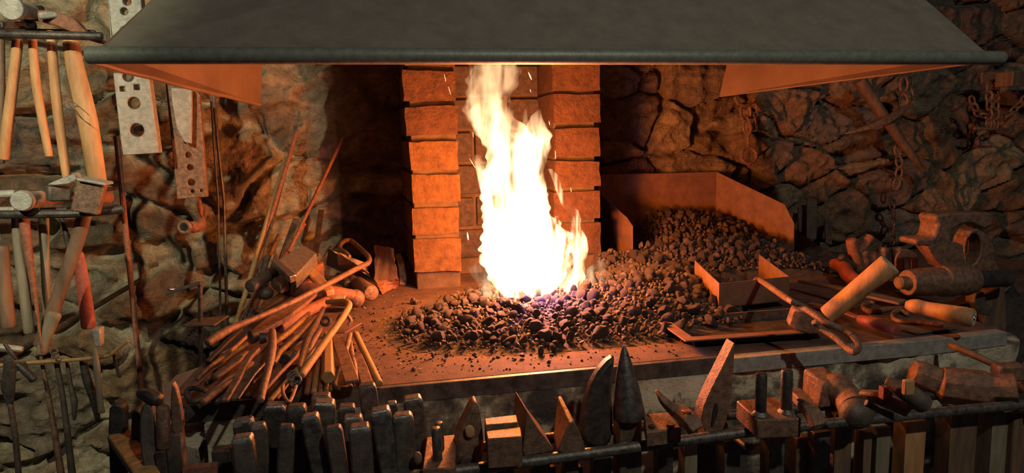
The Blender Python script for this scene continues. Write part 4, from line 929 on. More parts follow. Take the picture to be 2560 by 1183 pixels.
# ================================================================== FRONT TOOL RACK
YR = .95
def loft(mb, A, B):
    bm = mb.bm; a = [bm.verts.new(p) for p in A]; b = [bm.verts.new(p) for p in B]; k = len(a)
    bm.faces.new(a); bm.faces.new(b[::-1])
    for i in range(k): bm.faces.new((a[i], b[i], b[(i+1) % k], a[(i+1) % k]))
    return mb
def blk(c, quad, drop, Z=None):
    P = [cz(c, p[0], p[1], Z if len(p) < 3 else p[2]) for p in quad]
    return loft(MB(), P, [p-Vector((0, 0, drop)) for p in P])
def slab(c, poly, Y, th): return MB().prism([cy(c, a, b, Y) for a, b in poly], (0, th, 0))
def rack_front():
    t = thing('tool_rack', 'dark iron double bar rack along the front of the hearth with tools hanging in it', 'rack')
    P = [py(-300, 1400, YR), py(1203, 1170, YR-.012), py(1885, 1078, YR-.012), py(2439, 1022, YR-.012), py(2700, 1000, YR-.012)]
    P[0] = Vector((-.42, YR-.012, P[1].z-.002))
    part(t, 'front_bar', MB().tube(P, .0085, 14), 'steel', bevel=0)
    Q = [p+Vector((0, .075, -.004)) for p in P]; part(t, 'rear_bar', MB().tube(Q, .0085, 12), 'iron', bevel=0)
    for x in (-.40, .55, 1.10):
        part(t, 'leg', MB().rod([(x, YR+.055, P[1].z-.006), (x, YR+.055, 0)], .009, 10), 'iron', bevel=0)
        part(t, 'cross_piece', MB().rod([(x, YR-.02, P[1].z-.012), (x, YR+.07, P[1].z-.012)], .006, 10), 'iron', bevel=0)
rack_front()
ZR = py(1203, 1170, YR).z
def stem(c, a, b, w, Y, m='castgrey', zend=.42, d=.022, bev=.002, w2=None):
    p = cy(c, a, b, Y); q = Vector((p.x+.003, p.y, zend)); ww = cw(c, p, w)
    return MB().bar([p, lerp(p, q, .5), q], [ww, ww*.95, (cw(c, p, w2) if w2 else ww*.9)], [d, d, d], n=(0, -1, 0))
GF = 'smith tools standing in the front rack'
def tool(name, label, cat='smith tool'): return thing(name, label, cat, GF)

# two-pin bending fork (left)
t = tool('bending_fork', 'bending fork with two upright pins one behind the other, left of the pointed hammer')
part(t, 'plate', blk('A', [(85, 885, .765), (330, 865, .765), (320, 1140, .757), (50, 1155, .757)], .016).wob(.0008, 40), 'rust', bevel=.002)
b = cz('A', 178, 1075, .759); tp = cy('A', 160, 822, b.y); tp.x = b.x-.001; part(t, 'pin', MB().rod([b, tp], cw('A', b, 39), 16), 'steel', bevel=0)
b = cz('A', 200, 985, .762); tp = cy('A', 190, 778, b.y); tp.x = b.x-.001; part(t, 'pin', MB().rod([b, tp], cw('A', b, 34), 16), 'steel', bevel=0)
part(t, 'shank', stem('A', 190, 1150, 90, .94), 'iron')
# pointed hammer
t = tool('pointed_hammer', 'hammer with a pointed upright peen and a round lower face, wood showing in its eye', 'hammer')
part(t, 'head', slab('A', [(490, 598), (515, 650), (540, 780), (553, 900), (552, 1040), (520, 1130), (510, 1230), (350, 1230), (332, 1130), (325, 1010), (338, 880), (400, 750), (455, 640)], .965, .034).wob(.001, 25), 'rust', bevel=.005)
p = cy('A', 430, 1130, .958); part(t, 'face', MB().tube([p+Vector((0, .02, .004)), p, p-Vector((0, .002, 0))], [cw('A', p, 82), cw('A', p, 80), cw('A', p, 72)], 20), 'castgrey', bevel=0)
p = cy('A', 440, 845, .958); part(t, 'handle_end', MB().ball(p, cw('A', p, 44), 2, (.8, .3, 1.4)).wob(.0025, 90), 'wood', label='pale splintered handle end in the eye', bevel=0)
# grooved block
t = tool('grooved_swage', 'square block with a groove across its bright orange-lit top')
zt = .80
part(t, 'block', blk('A', [(566, 792, zt-.008), (832, 770, zt-.008), (858, 880, zt-.014), (578, 905, zt-.014)], .05).wob(.0006, 40), 'rust', bevel=.002)
part(t, 'ridge', blk('A', [(556, 735), (816, 706), (830, 770), (565, 792)], .03, zt).wob(.0006, 60), 'rust', bevel=.0015)
part(t, 'ridge', blk('A', [(572, 840), (850, 806), (864, 885), (580, 905)], .045, zt-.004).wob(.0006, 60), 'rust', bevel=.0015)
part(t, 'shank', stem('A', 720, 1060, 130, .975), 'iron')
# wedge chisels
t = tool('hot_cutter', 'tall sharp wedge cutter with a knife edge pointing back at the fire')
part(t, 'blade', slab('A', [(908, 684), (1000, 830), (1122, 985), (1092, 1012), (886, 1050), (870, 1000)], .945, .085), 'rust', bevel=.0015)
part(t, 'shank', stem('A', 1010, 1030, 140, .985), 'castgrey')
t = tool('hot_cutter', 'shorter wedge cutter with a thick rounded foot, right of the tall sharp one')
f = [cy('A', a, b, .935) for a, b in ((1245, 782), (1292, 762), (1340, 860), (1385, 985), (1310, 1030), (1240, 1040), (1150, 1005))]
k = [cy('A', a, b, 1.0) for a, b in ((1155, 556), (1182, 552), (1230, 700), (1290, 900), (1250, 920), (1200, 925), (1118, 890))]
part(t, 'blade', loft(MB(), f, k), 'rust', bevel=.002); part(t, 'shank', stem('A', 1255, 1030, 110, .97), 'castgrey')
# horn
t = tool('curved_horn_stake', 'dark curved horn-shaped stake leaning against the cone')
part(t, 'horn', slab('A', [(1628, 230), (1560, 285), (1490, 365), (1430, 480), (1385, 620), (1358, 760), (1352, 870), (1378, 948), (1440, 982), (1520, 980), (1590, 945), (1612, 860), (1612, 700), (1600, 560), (1600, 430), (1622, 310)], .985, .024).wob(.0006, 30), 'iron', bevel=.006)
part(t, 'shank', stem('A', 1500, 970, 150, .99), 'castgrey')
# cone
t = tool('cone_mandrel', 'tall pointed steel cone with a bright worn tip on a square stem')
tip = cy('A', 1692, 142, .985); base = cy('A', 1738, 735, .975); dv = base-tip
prof = [(0, 6), (.02, 14), (.10, 32), (.22, 52), (.40, 80), (.62, 104), (.85, 124), (.985, 131), (1.0, 126)]
part(t, 'cone', MB().tube([tip+dv*a for a, _ in prof], [cw('A', base, r) for _, r in prof], 28), 'steel', bevel=0)
p = cy('A', 1722, 735, .985); q = Vector((p.x, p.y, .42)); part(t, 'stem', MB().bar([p, q], cw('A', p, 190), .034, n=(0, -1, 0)), 'castgrey', bevel=.003)
# riveted block
t = tool('riveted_block', 'low rectangular block with dark rivet holes in its top')
part(t, 'block', blk('B', [(160, 705, .785), (358, 682, .785), (468, 815, .775), (185, 852, .775)], .024).wob(.0005, 40), 'rust', bevel=.002)
for a, b, r in ((203, 736, 22), (228, 798, 26), (378, 785, 34), (330, 715, 16)):
    p = cz('B', a, b, .7805); part(t, 'rivet', MB().tube([p-Vector((0, 0, .003)), p+Vector((0, 0, .0008))], cw('B', p, r), 14), 'iron', label='dark round rivet', bevel=0)
part(t, 'shank', stem('B', 320, 890, 130, .97), 'iron')
# pick hammer
t = tool('pick_hammer', 'small pick hammer with its point up left and round face down right', 'hammer')
P = [cz('B', 262, 508, .83), cz('B', 320, 590, .82), cz('B', 390, 655, .81), cz('B', 470, 700, .805), cz('B', 540, 765, .80), cz('B', 590, 838, .79)]
part(t, 'head', MB().bar(P, [cw('B', P[0], k) for k in (22, 60, 78, 120, 120, 110)], [cw('B', P[0], k) for k in (20, 50, 70, 90, 100, 100)], n=(0, -.6, 1), smoothpath=True), 'rust', bevel=.004)
p = cz('B', 510, 694, .812); part(t, 'eye', MB().bar([p, p+Vector((0, 0, .004))], cw('B', p, 70), cw('B', p, 50), n=(0, 1, 0)), 'redwood', label='reddish handle wood in the eye')
part(t, 'handle', stem('B', 520, 900, 110, .975, d=.026), 'woodg')
# bent flat bar
t = tool('bent_flat_tool', 'tall flat bar with bright orange-lit edge leaning up and right')
part(t, 'bar', slab('B', [(905, 118), (897, 330), (880, 520), (868, 622), (835, 760), (800, 852), (800, 960), (665, 960), (662, 850), (632, 745), (650, 645), (700, 530), (800, 330)], .95, .027).wob(.0006, 30), 'rust', bevel=.002)
p = cy('B', 742, 690, .9495); part(t, 'slot', MB().bar([p+Vector((.001, 0, .015)), p, p-Vector((.005, 0, .022))], [.004, .009, .003], .003, n=(0, -1, 0)), 'coreg', label='dark narrow slot', bevel=0)
part(t, 'shank', stem('B', 860, 900, 140, .98), 'castgrey')
# two-pin block
t = tool('two_pin_block', 'heavy block carrying two upright round pins side by side')
part(t, 'block', blk('B', [(915, 590, .79), (1240, 560, .79), (1447, 738, .782), (1090, 752, .782)], .03).wob(.0006, 40), 'rust', bevel=.002)
for a, b, tb in ((1112, 700, 382), (1318, 678, 356)):
    p = cz('B', a, b, .785); q = cy('B', a-6, tb, p.y); q.x = p.x-.0005; part(t, 'pin', MB().rod([p, q], cw('B', p, 46), 18), 'iron', bevel=0)
    part(t, 'weld', MB().tube([p-Vector((0, 0, .001)), p+Vector((0, 0, .005))], [cw('B', p, 74), cw('B', p, 44)], 16).wob(.0015, 120), 'steel', bevel=0)
part(t, 'shank', stem('B', 1210, 820, 140, .975, 'steel', d=.03, zend=.58), 'steel')
# bent flat tool
t = tool('set_tool', 'bent flat forged tool with a small hole, between the two-pin block and the ball hammer')
P = [cz('B', 1380, 520, .80), cz('B', 1450, 590, .80), cz('B', 1530, 690, .795), cz('B', 1590, 800, .78)]
part(t, 'head', MB().bar(P, [cw('B', P[0], k) for k in (120, 110, 120, 130)], [.014, .014, .014, .012], n=(0, -.4, 1), smoothpath=True), 'rust', bevel=.002)
p = cz('B', 1440, 592, .807); part(t, 'hole', MB().tube([p, p+Vector((0, 0, .001))], cw('B', p, 30), 14), 'coreg', label='small dark hole', bevel=0)
part(t, 'shank', stem('B', 1590, 830, 150, .965, 'steel', d=.02, zend=.60), 'steel'); part(t, 'handle', stem('B', 1590, 1040, 70, .985), 'woodd')
# ball hammer
t = tool('ball_hammer', 'large hammer with a square orange-lit block end and a big dark ball end', 'hammer')
A = [cy('C', 145, 375, 1.03), cy('C', 135, 560, 1.03), cy('C', 270, 692, .985), cy('C', 312, 495, .985)]
B = [p+Vector((.036, -.004, .004)) for p in A]; part(t, 'block', loft(MB(), A, B), 'rust', bevel=.004)
P = [cy('C', 320, 520, 1.01), cy('C', 400, 530, .995), cy('C', 480, 600, .975), cy('C', 540, 680, .95)]
part(t, 'neck', MB().tube(P, [cw('C', P[0], k) for k in (100, 118, 108, 110)], 18, smoothpath=True), 'rust', bevel=0)
p = cy('C', 558, 722, .94); part(t, 'ball', MB().ball(p, cw('C', p, 138), 3, (1, .8, .9)).wob(.001, 20), 'castgrey', bevel=0)
p = cy('C', 450, 480, .985); part(t, 'eye', MB().ring(p, cw('C', p, 66), cw('C', p, 12), (1, -.3, 0), (.1, .8, .45), 18, 8), 'rust', bevel=0)
part(t, 'handle', stem('C', 425, 700, 150, .995, d=.03), 'woodd')
# small hammers
t = tool('square_hammer', 'narrow square-faced hammer lying over the rack, left of the round-faced one', 'hammer')
P = [cz('C', 585, 560, .83), cz('C', 700, 590, .83), cz('C', 830, 640, .825), cz('C', 950, 690, .815)]
part(t, 'head', MB().bar(P, [cw('C', P[0], k) for k in (70, 100, 110, 112)], [cw('C', P[0], k) for k in (40, 80, 90, 95)], n=(0, -.2, 1)), 'rust', bevel=.004)
p = cz('C', 785, 545, .845); part(t, 'handle_end', MB().bar([p-Vector((0, 0, .012)), p+Vector((0, 0, .006))], cw('C', p, 78), cw('C', p, 60), n=(0, 1, 0)), 'redwood', label='handle end standing out of the eye', bevel=.001)
part(t, 'handle', stem('C', 735, 810, 120, .985, d=.026), 'woodg')
t = tool('drift_punch', 'thin round punch lying beside the square-faced hammer', 'punch')
P = [cz('C', 640, 640, .81), cz('C', 850, 745, .79)]; part(t, 'shaft', MB().rod(P, [cw('C', P[0], 30), cw('C', P[0], 36)], 14), 'castgrey', bevel=0); part(t, 'shank', stem('C', 620, 850, 70, .985), 'woodd')
t = tool('round_hammer', 'round-faced hammer with a pale wedge in its eye, next to the big sledge', 'hammer')
P = [cz('C', 790, 470, .865), cz('C', 880, 520, .86), cz('C', 980, 580, .85), cz('C', 1075, 648, .835)]
part(t, 'head', MB().tube(P, [cw('C', P[0], k) for k in (34, 62, 76, 78)], 18, n=(0, -.4, 1)), 'castgrey', bevel=.002)
p = cz('C', 960, 500, .875); part(t, 'handle_end', MB().bar([p-Vector((0, 0, .014)), p+Vector((0, 0, .007))], cw('C', p, 80), cw('C', p, 50), n=(0, 1, 0)), 'wood', label='pale handle end with a wedge', bevel=.002)
part(t, 'handle', stem('C', 975, 760, 180, .985, d=.03), 'wood')
# big sledge
t = tool('sledge_hammer', 'biggest octagonal sledge head at the right end of the rack', 'hammer')
P = [cy('C', 985, 400, 1.04), cy('C', 1040, 420, 1.035), cy('C', 1180, 480, 1.02), cy('C', 1220, 500, 1.012), cy('C', 1560, 540, .975), cy('C', 1620, 530, .965), cy('C', 1790, 530, .945), cy('C', 1806, 530, .943)]
R = [cw('C', P[0], k) for k in (92, 112, 118, 142, 146, 104, 112, 98)]
import math as _m
secs = [[(r*_m.cos(_m.pi*(2*j+1)/8), r*_m.sin(_m.pi*(2*j+1)/8)) for j in range(8)] for r in R]
part(t, 'head', MB().ring_sweep(P, secs, n=(0, 0, 1)).wob(.0008, 25), 'rust', bevel=.003, ang=25)
part(t, 'handle', stem('C', 1340, 690, 240, .985, d=.034, w2=230), 'woodd')
p = cy('C', 1700, 400, .985); part(t, 'wedge', MB().bar([p+Vector((-.02, 0, 0)), p+Vector((.03, -.005, 0))], .026, .03, n=(0, 0, 1)), 'rust', bevel=.004)
t = tool('sledge_hammer', 'sledge head cut off by the right edge of the picture', 'hammer')
P = [cy('C', 1840, 420, .99), cy('C', 1900, 460, .985), cy('C', 2000, 470, .98)]; part(t, 'head', MB().bar(P, [.045, .06, .06], [.045, .06, .06], n=(0, 0, 1)), 'rust', bevel=.006); part(t, 'handle', stem('C', 1640, 690, 200, .99, d=.034), 'woodg')
one('tool_shaft', 'thick reddish handle hanging at the very right edge of the rack', 'handle', stem('C', 1810, 700, 190, .975, d=.034), 'woodd', GF, bevel=.005)  # these handles and stems stand alone, no tool heads built
one('tool_shaft', 'brown round tool shaft poking up behind the big sledge head', 'handle', MB().rod([cy('C', 1285, 195, 1.08), cy('C', 1450, 265, 1.03), cy('C', 1640, 350, .995)], [cw('C', cy('C', 1285, 195, 1.08), 26)]*3, 12), 'woodd', bevel=0)
for a, b, w_, m_, c_, lb in ((130, 890, 120, 'woodd', 'C', 'dark handle with orange-lit side hanging below the two-pin block'), (330, 1020, 60, 'redwood', 'C', 'thin red handle hanging below the ball hammer'), (600, 860, 60, 'wood', 'C', 'wooden handle just right of the ball hammer handle'),
                              (1030, 1120, 200, 'castgrey', 'A', 'dark stem under the tall sharp wedge cutter'), (1270, 1120, 160, 'iron', 'A', 'black stem under the short wedge cutter')):
    one('tool_shaft', lb, 'handle', stem(c_, a, b, w_, .99, zend=.40), m_, GF, bevel=.003)

# ---- dense group of rounded dark tools at the left of the rack (crop 5)
def upr(name, label, cx, top, w_, Y, m='iron', d=.8, neck=None, lean_=None, round_=1.):
    if lean_ is None: lean_ = random.uniform(-.13, .13)
    p = cy('5', cx, top, Y); W = cw('5', p, w_); D = W*d; P = []; ws = []; ts = []
    nk = neck or .10
    for dz, k in ((0, .72), (-.003, .90), (-.009, 1.0), (-.04, 1.02), (-nk, .96), (-nk-.03, .60), (-.36, .55)):
        P.append(p+Vector((lean_*-dz, 0, dz*round_ if dz > -.01 else dz))); ws.append(W*k); ts.append(D*k)
    t = tool(name, label); k = len(P)
    part(t, 'head', MB().bar(P[:5], ws[:5], ts[:5], n=(0, -1, 0)).wob(.0012, 28), m, bevel=W*.16)
    part(t, 'worn_highlight_face', MB().bar([q+Vector((0, 0, .0012)) for q in P[:3]], [x*.97 for x in ws[:3]], [x*.97 for x in ts[:3]], n=(0, -1, 0)).wob(.0008, 40), 'worn' if (cx*7) % 3 else 'steel', label='worn striking face paled for lamp highlights', bevel=.0015)  # paler cap: wear plus lamp highlights put into its colour
    part(t, 'handle', MB().bar(P[4:], ws[4:], ts[4:], n=(0, -1, 0)), 'woodd', bevel=.002)
    return t
for a in [('top_fuller', 'rounded dark tool head half hidden at the left end of the dense group', 185, 655, 190, 1.00, 'iron'),
          ('top_fuller', 'curved-top tool leaning right behind the leftmost square-topped head', 335, 695, 150, .965, 'castgrey'),
          ('flatter', 'square-topped dark block nearest the camera at the left of the dense group', 178, 820, 200, .92, 'castgrey'),
          ('top_fuller', 'tall dark rounded tool left of the cup-topped one', 502, 505, 205, 1.0, 'iron'),
          ('set_hammer', 'brown chisel-topped head in the front row, second from left', 612, 715, 155, .93, 'castgrey'),
          ('top_fuller', 'cup-topped dark tool directly below the tongs loop', 705, 520, 195, 1.01, 'iron'),
          ('top_fuller', 'tool with a bright rim on its flat top, front of the cup-topped one', 835, 615, 180, .955, 'steel'),
          ('top_fuller', 'rusty tool head behind the broad bright-shouldered one', 945, 415, 200, 1.05, 'rust'),
          ('top_fuller', 'broad tool with bright worn shoulders in the back row', 982, 480, 215, 1.0, 'steel'),
          ('set_hammer', 'narrow square tool with a bright lip in the front row', 1068, 730, 165, .93, 'castgrey'),
          ('set_hammer', 'dark low rusty head between the bright-shouldered and the tallest tool', 1200, 520, 170, 1.04, 'iron'),
          ('set_hammer', 'stubby scarred block just above the wide front block', 1262, 620, 190, .98, 'castgrey'),
          ('flatter', 'wide front block with a polished lip right of centre in the dense group', 1322, 715, 215, .92, 'castgrey'),
          ('top_fuller', 'tallest smooth round-shouldered tool of the dense group', 1395, 320, 175, 1.03, 'steel'),
          ('top_fuller', 'bright-topped tool tapering at its foot, right of the tallest', 1520, 555, 200, .955, 'steel'),
          ('set_hammer', 'small round knob between two of the right-hand tools', 1640, 490, 110, 1.03, 'iron'),
          ('flatter', 'flat-sided dark block with a square top near the bending fork', 1745, 605, 200, .955, 'castgrey'),
          ('top_fuller', 'tall rounded tool at the right end of the dense group', 1835, 440, 190, 1.02, 'steel')]: upr(*a)
p = cy('5', 1890, 1040, .93); one('round_punch', 'dark oval knob-headed punch low between the dense group and the bending fork', 'punch', MB().ball(p, cw('5', p, 52), 3, (.85, .7, 1.3)), 'rust', GF, bevel=0)

# ---- far left of the rack (crop 3)
one('flat_bar', 'broad orange-lit flat bar sticking up at the far left of the rack', 'bar', blk('3', [(788, 908, .79), (912, 800, .79), (1165, 1150, .79), (1230, 1300, .79), (1050, 1300, .79), (950, 1140, .79)], .012).wob(.0008, 25), 'orust', GF, bevel=.002)
t = tool('hooked_tool', 'dark stem with a thick crosswise head leaning right, far left group')
P = [cy('3', 1020, 590, .99), cy('3', 1100, 615, .975), cy('3', 1178, 655, .965)]; part(t, 'head', MB().bar(P, [cw('3', P[0], k) for k in (70, 100, 90)], [cw('3', P[0], k) for k in (60, 90, 80)], n=(0, 0, 1)), 'iron', bevel=.005)
P = [cy('3', 1090, 670, .975), cy('3', 1095, 800, .97), cy('3', 1105, 960, .965), cy('3', 1130, 1260, .95)]; part(t, 'stem', MB().bar(P, [cw('3', P[0], k) for k in (60, 110, 120, 90)], .018, n=(0, -1, 0), smoothpath=True), 'castgrey', bevel=.004)
t = tool('round_punch', 'rusty round cylinder-headed tool between the hooked tool and the spear blade')
P = [cy('3', 1195, 705, .955), cy('3', 1200, 985, .955)]; part(t, 'head', MB().rod(P, [cw('3', P[0], 46), cw('3', P[0], 52)], 18), 'rust', bevel=0); part(t, 'shank', stem('3', 1190, 1000, 70, .955), 'iron')
t = tool('spear_blade', 'pointed spear-like blade with an orange-lit edge, far left group')
part(t, 'blade', slab('3', [(1262, 522), (1292, 570), (1318, 680), (1342, 830), (1332, 890), (1308, 922), (1262, 880), (1250, 760), (1252, 620)], .96, .014), 'rust', bevel=.002); part(t, 'shank', stem('3', 1280, 880, 110, .965), 'castgrey')
t = tool('spike', 'thin upright spike behind the hooked tool head')
P = [cy('3', 1190, 520, 1.0), cy('3', 1180, 600, 1.0), cy('3', 1175, 700, 1.0)]; part(t, 'point', MB().rod(P, [cw('3', P[0], k) for k in (8, 20, 28)], 10), 'castgrey', bevel=0); part(t, 'shank', stem('3', 1175, 690, 50, 1.0), 'iron')
for a, b, w_, Y, lb in ((875, 660, 110, 1.08, 'black broad stem at the leftmost of the far left group'), (1012, 700, 60, 1.05, 'narrow black stem behind the orange-lit flat bar')):
    P = [cy('3', a+10, b, Y), cy('3', a, b+40, Y), cy('3', a-5, b+200, Y), cy('3', a, 1260, Y)]; one('tool_shaft', lb, 'smith tool', MB().bar(P, [cw('3', P[0], w_*k) for k in (.5, 1, 1.05, .9)], .02, n=(0, -1, 0)), 'iron', GF, bevel=.004)
one('rusty_bracket', 'low rust-red plate at the bottom edge right of the spear blade', 'plate', slab('3', [(1335, 1150), (1590, 1128), (1590, 1300), (1335, 1300)], .93, .012), 'rustred', GF)
one('tool_shaft', 'dark stem behind the leftmost block of the dense group', 'smith tool', stem('3', 1630, 1000, 130, 1.0), 'iron', GF)

# ================================================================== RIGHT OF THE HEARTH
def ledge_r():
    mb = MB(); n = 30; x0, x1 = 1.345, 2.0
    mb.box((x0, 1.42, 0), (x1, 2.13, .775)); bmesh.ops.subdivide_edges(mb.bm, edges=mb.bm.edges[:], cuts=14, use_grid_fill=True); mb.wob(.018, 9); mb.wob(.006, 30)
    one('stone_ledge', 'dark rough stone ledge behind the vise at the right end', 'ledge', mb, 'soil', bevel=0, ang=60)
ledge_r()
def mallet():
    t = thing('log_handled_hammer', 'hammer with a very thick orange-lit round wooden handle propped up toward the right', 'hammer')
    a = cz('D', 320, 850, HZ+.04); b = cz('D', 775, 482, HZ+.15)
    part(t, 'handle', MB().tube([a, lerp(a, b, .3), lerp(a, b, .7), b, b+(b-a).normalized()*.002], [cw('D', a, 68), cw('D', a, 70), cw('D', a, 74), cw('D', a, 84), cw('D', a, 80)], 24).wob(.0015, 25), 'wood', bevel=0)
    e = b+(b-a).normalized()*.002; part(t, 'sawn_end', MB().tube([e, e+(b-a).normalized()*.0012], cw('D', a, 79), 24), 'woodend', label='pale sawn end with growth rings', bevel=.0005)
    p = cz('D', 40, 850, HZ+.05); q = cz('D', 265, 915, HZ+.035)
    mb = MB(); mb.bar([p, lerp(p, q, .3), lerp(p, q, .7), q], [.034, .046, .046, .036], [.034, .044, .044, .034], n=(0, 0, 1)); part(t, 'head', mb, 'rust', bevel=.004)
mallet()
def file_tool():
    t = thing('wood_handled_file', 'long flat file with a turned orange-lit wooden handle pointing right', 'file')
    P = [cz('D', 115, 600, HZ+.03), cz('D', 450, 660, HZ+.04), cz('D', 650, 710, HZ+.05), cz('D', 880, 760, HZ+.05)]
    part(t, 'blade', MB().bar(P, [cw('D', P[0], k) for k in (40, 60, 78, 80)], .006, n=(0, -.6, 1)), 'darksheet')
    P = [cz('D', a, b, HZ+h) for a, b, h in ((895, 775, .05), (930, 780, .05), (980, 788, .052), (1060, 805, .05), (1200, 835, .05), (1330, 862, .05), (1400, 873, .05))]
    part(t, 'handle', MB().tube(P, [cw('D', P[3], k) for k in (22, 44, 56, 52, 62, 70, 66)], 20, smoothpath=True), 'wood', bevel=0)
    e = P[-1]; d = (P[-1]-P[-2]).normalized(); part(t, 'handle_butt', MB().tube([e, e+d*.0015], cw('D', e, 58), 20), 'woodend', bevel=0)
    e = e+d*.0016; part(t, 'ferrule_hole', MB().ring(e, cw('D', e, 14), cw('D', e, 6), d.orthogonal(), d.cross(d.orthogonal()), 14, 6), 'bright', label='small bright ring', bevel=0)
file_tool()
def knife():
    t = thing('handled_scraper', 'flat dark scraper with a rounded red-brown handle in front of the file', 'scraper')
    P = [cz('D', 190, 765, HZ+.012), cz('D', 400, 810, HZ+.014), cz('D', 550, 870, HZ+.018)]; part(t, 'blade', MB().bar(P, [cw('D', P[0], k) for k in (50, 56, 40)], .004, n=(0, -.3, 1)), 'rustred')
    P = [cz('D', 560, 880, HZ+.022), cz('D', 620, 900, HZ+.022), cz('D', 720, 925, HZ+.022), cz('D', 830, 960, HZ+.022)]; part(t, 'handle', MB().rod(P, [cw('D', P[0], k) for k in (30, 44, 46, 38)], 16, smoothpath=True), 'redwood', bevel=0)
knife()
def hooks():
    GH2 = 'hooked irons between the file and the scraper'
    for pts, lb in (([(880, 800), (760, 810), (640, 825), (595, 805), (590, 775), (625, 760), (660, 765)], 'upper of two U-hooked irons lying under the file'), ([(1170, 925), (1000, 905), (850, 895), (808, 870), (812, 835), (860, 820), (915, 845)], 'lower of two U-hooked irons, nearer the front edge')):
        P = [cz('D', a, b, HZ+.012) for a, b in pts]; one('hooked_iron', lb, 'hook', MB().rod(P, cw('D', P[0], 19), 10, smoothpath=True), 'rust', GH2, bevel=0)
hooks()
one('plate_strip', 'flat dark strip of plate lying at the right front of the hearth', 'plate', blk('D', [(560, 790), (860, 830), (1290, 945), (980, 985), (700, 900)], .003, HZ+.006), 'darksheet', bevel=0)
one('tool_shaft', 'turned reddish wooden handle lying between the bin and the thick log handle', 'handle', MB().rod([cz('D', 370, 470, HZ+.04), cz('D', 440, 500, HZ+.04), cz('D', 480, 560, HZ+.036), cz('D', 560, 610, HZ+.03)], [cw('D', cz('D', 370, 470, HZ), k) for k in (34, 46, 44, 36)], 14, smoothpath=True), 'redwood', bevel=0)  # loose handle lying on the hearth, no head built
GF2 = 'rusty pipe fittings heaped behind the log-handled hammer'
for pts, r, m_, lb in (([(500, 300), (520, 400), (560, 520)], 42, 'rustred', 'upright pipe stub at the left of the fittings heap'), ([(640, 275), (600, 330), (540, 400)], 34, 'rustred', 'pipe stub leaning up and right in the fittings heap'), ([(580, 385), (590, 470), (600, 540)], 46, 'rust', 'round-shouldered fitting in the middle of the heap'),
                       ([(640, 400), (660, 480)], 44, 'rustred', 'dark fitting squeezed in the centre of the heap'), ([(735, 360), (715, 430), (680, 500)], 42, 'rust', 'fitting touching the log handle from behind'), ([(835, 360), (840, 430), (845, 510)], 40, 'rust', 'rightmost upright fitting of the heap'), ([(420, 420), (480, 470), (560, 500)], 30, 'iron', 'dark low pipe at the left foot of the heap')):
    P = [cy('D', a, b, 1.62) for a, b in pts]; one('pipe_fitting', lb, 'pipe fitting', MB().rod(P, cw('D', P[0], r), 14, smoothpath=len(P) > 2), m_, GF2, bevel=.001)
P = [cy('D', a, b, 1.58) for a, b in ((850, 520), (848, 440), (870, 400), (910, 395), (955, 430), (960, 510))]
one('forked_clip', 'bent U-shaped iron clip standing right of the fittings', 'clip', MB().bar(P, .022, .007, n=(0, -1, 0), smoothpath=True), 'rust')
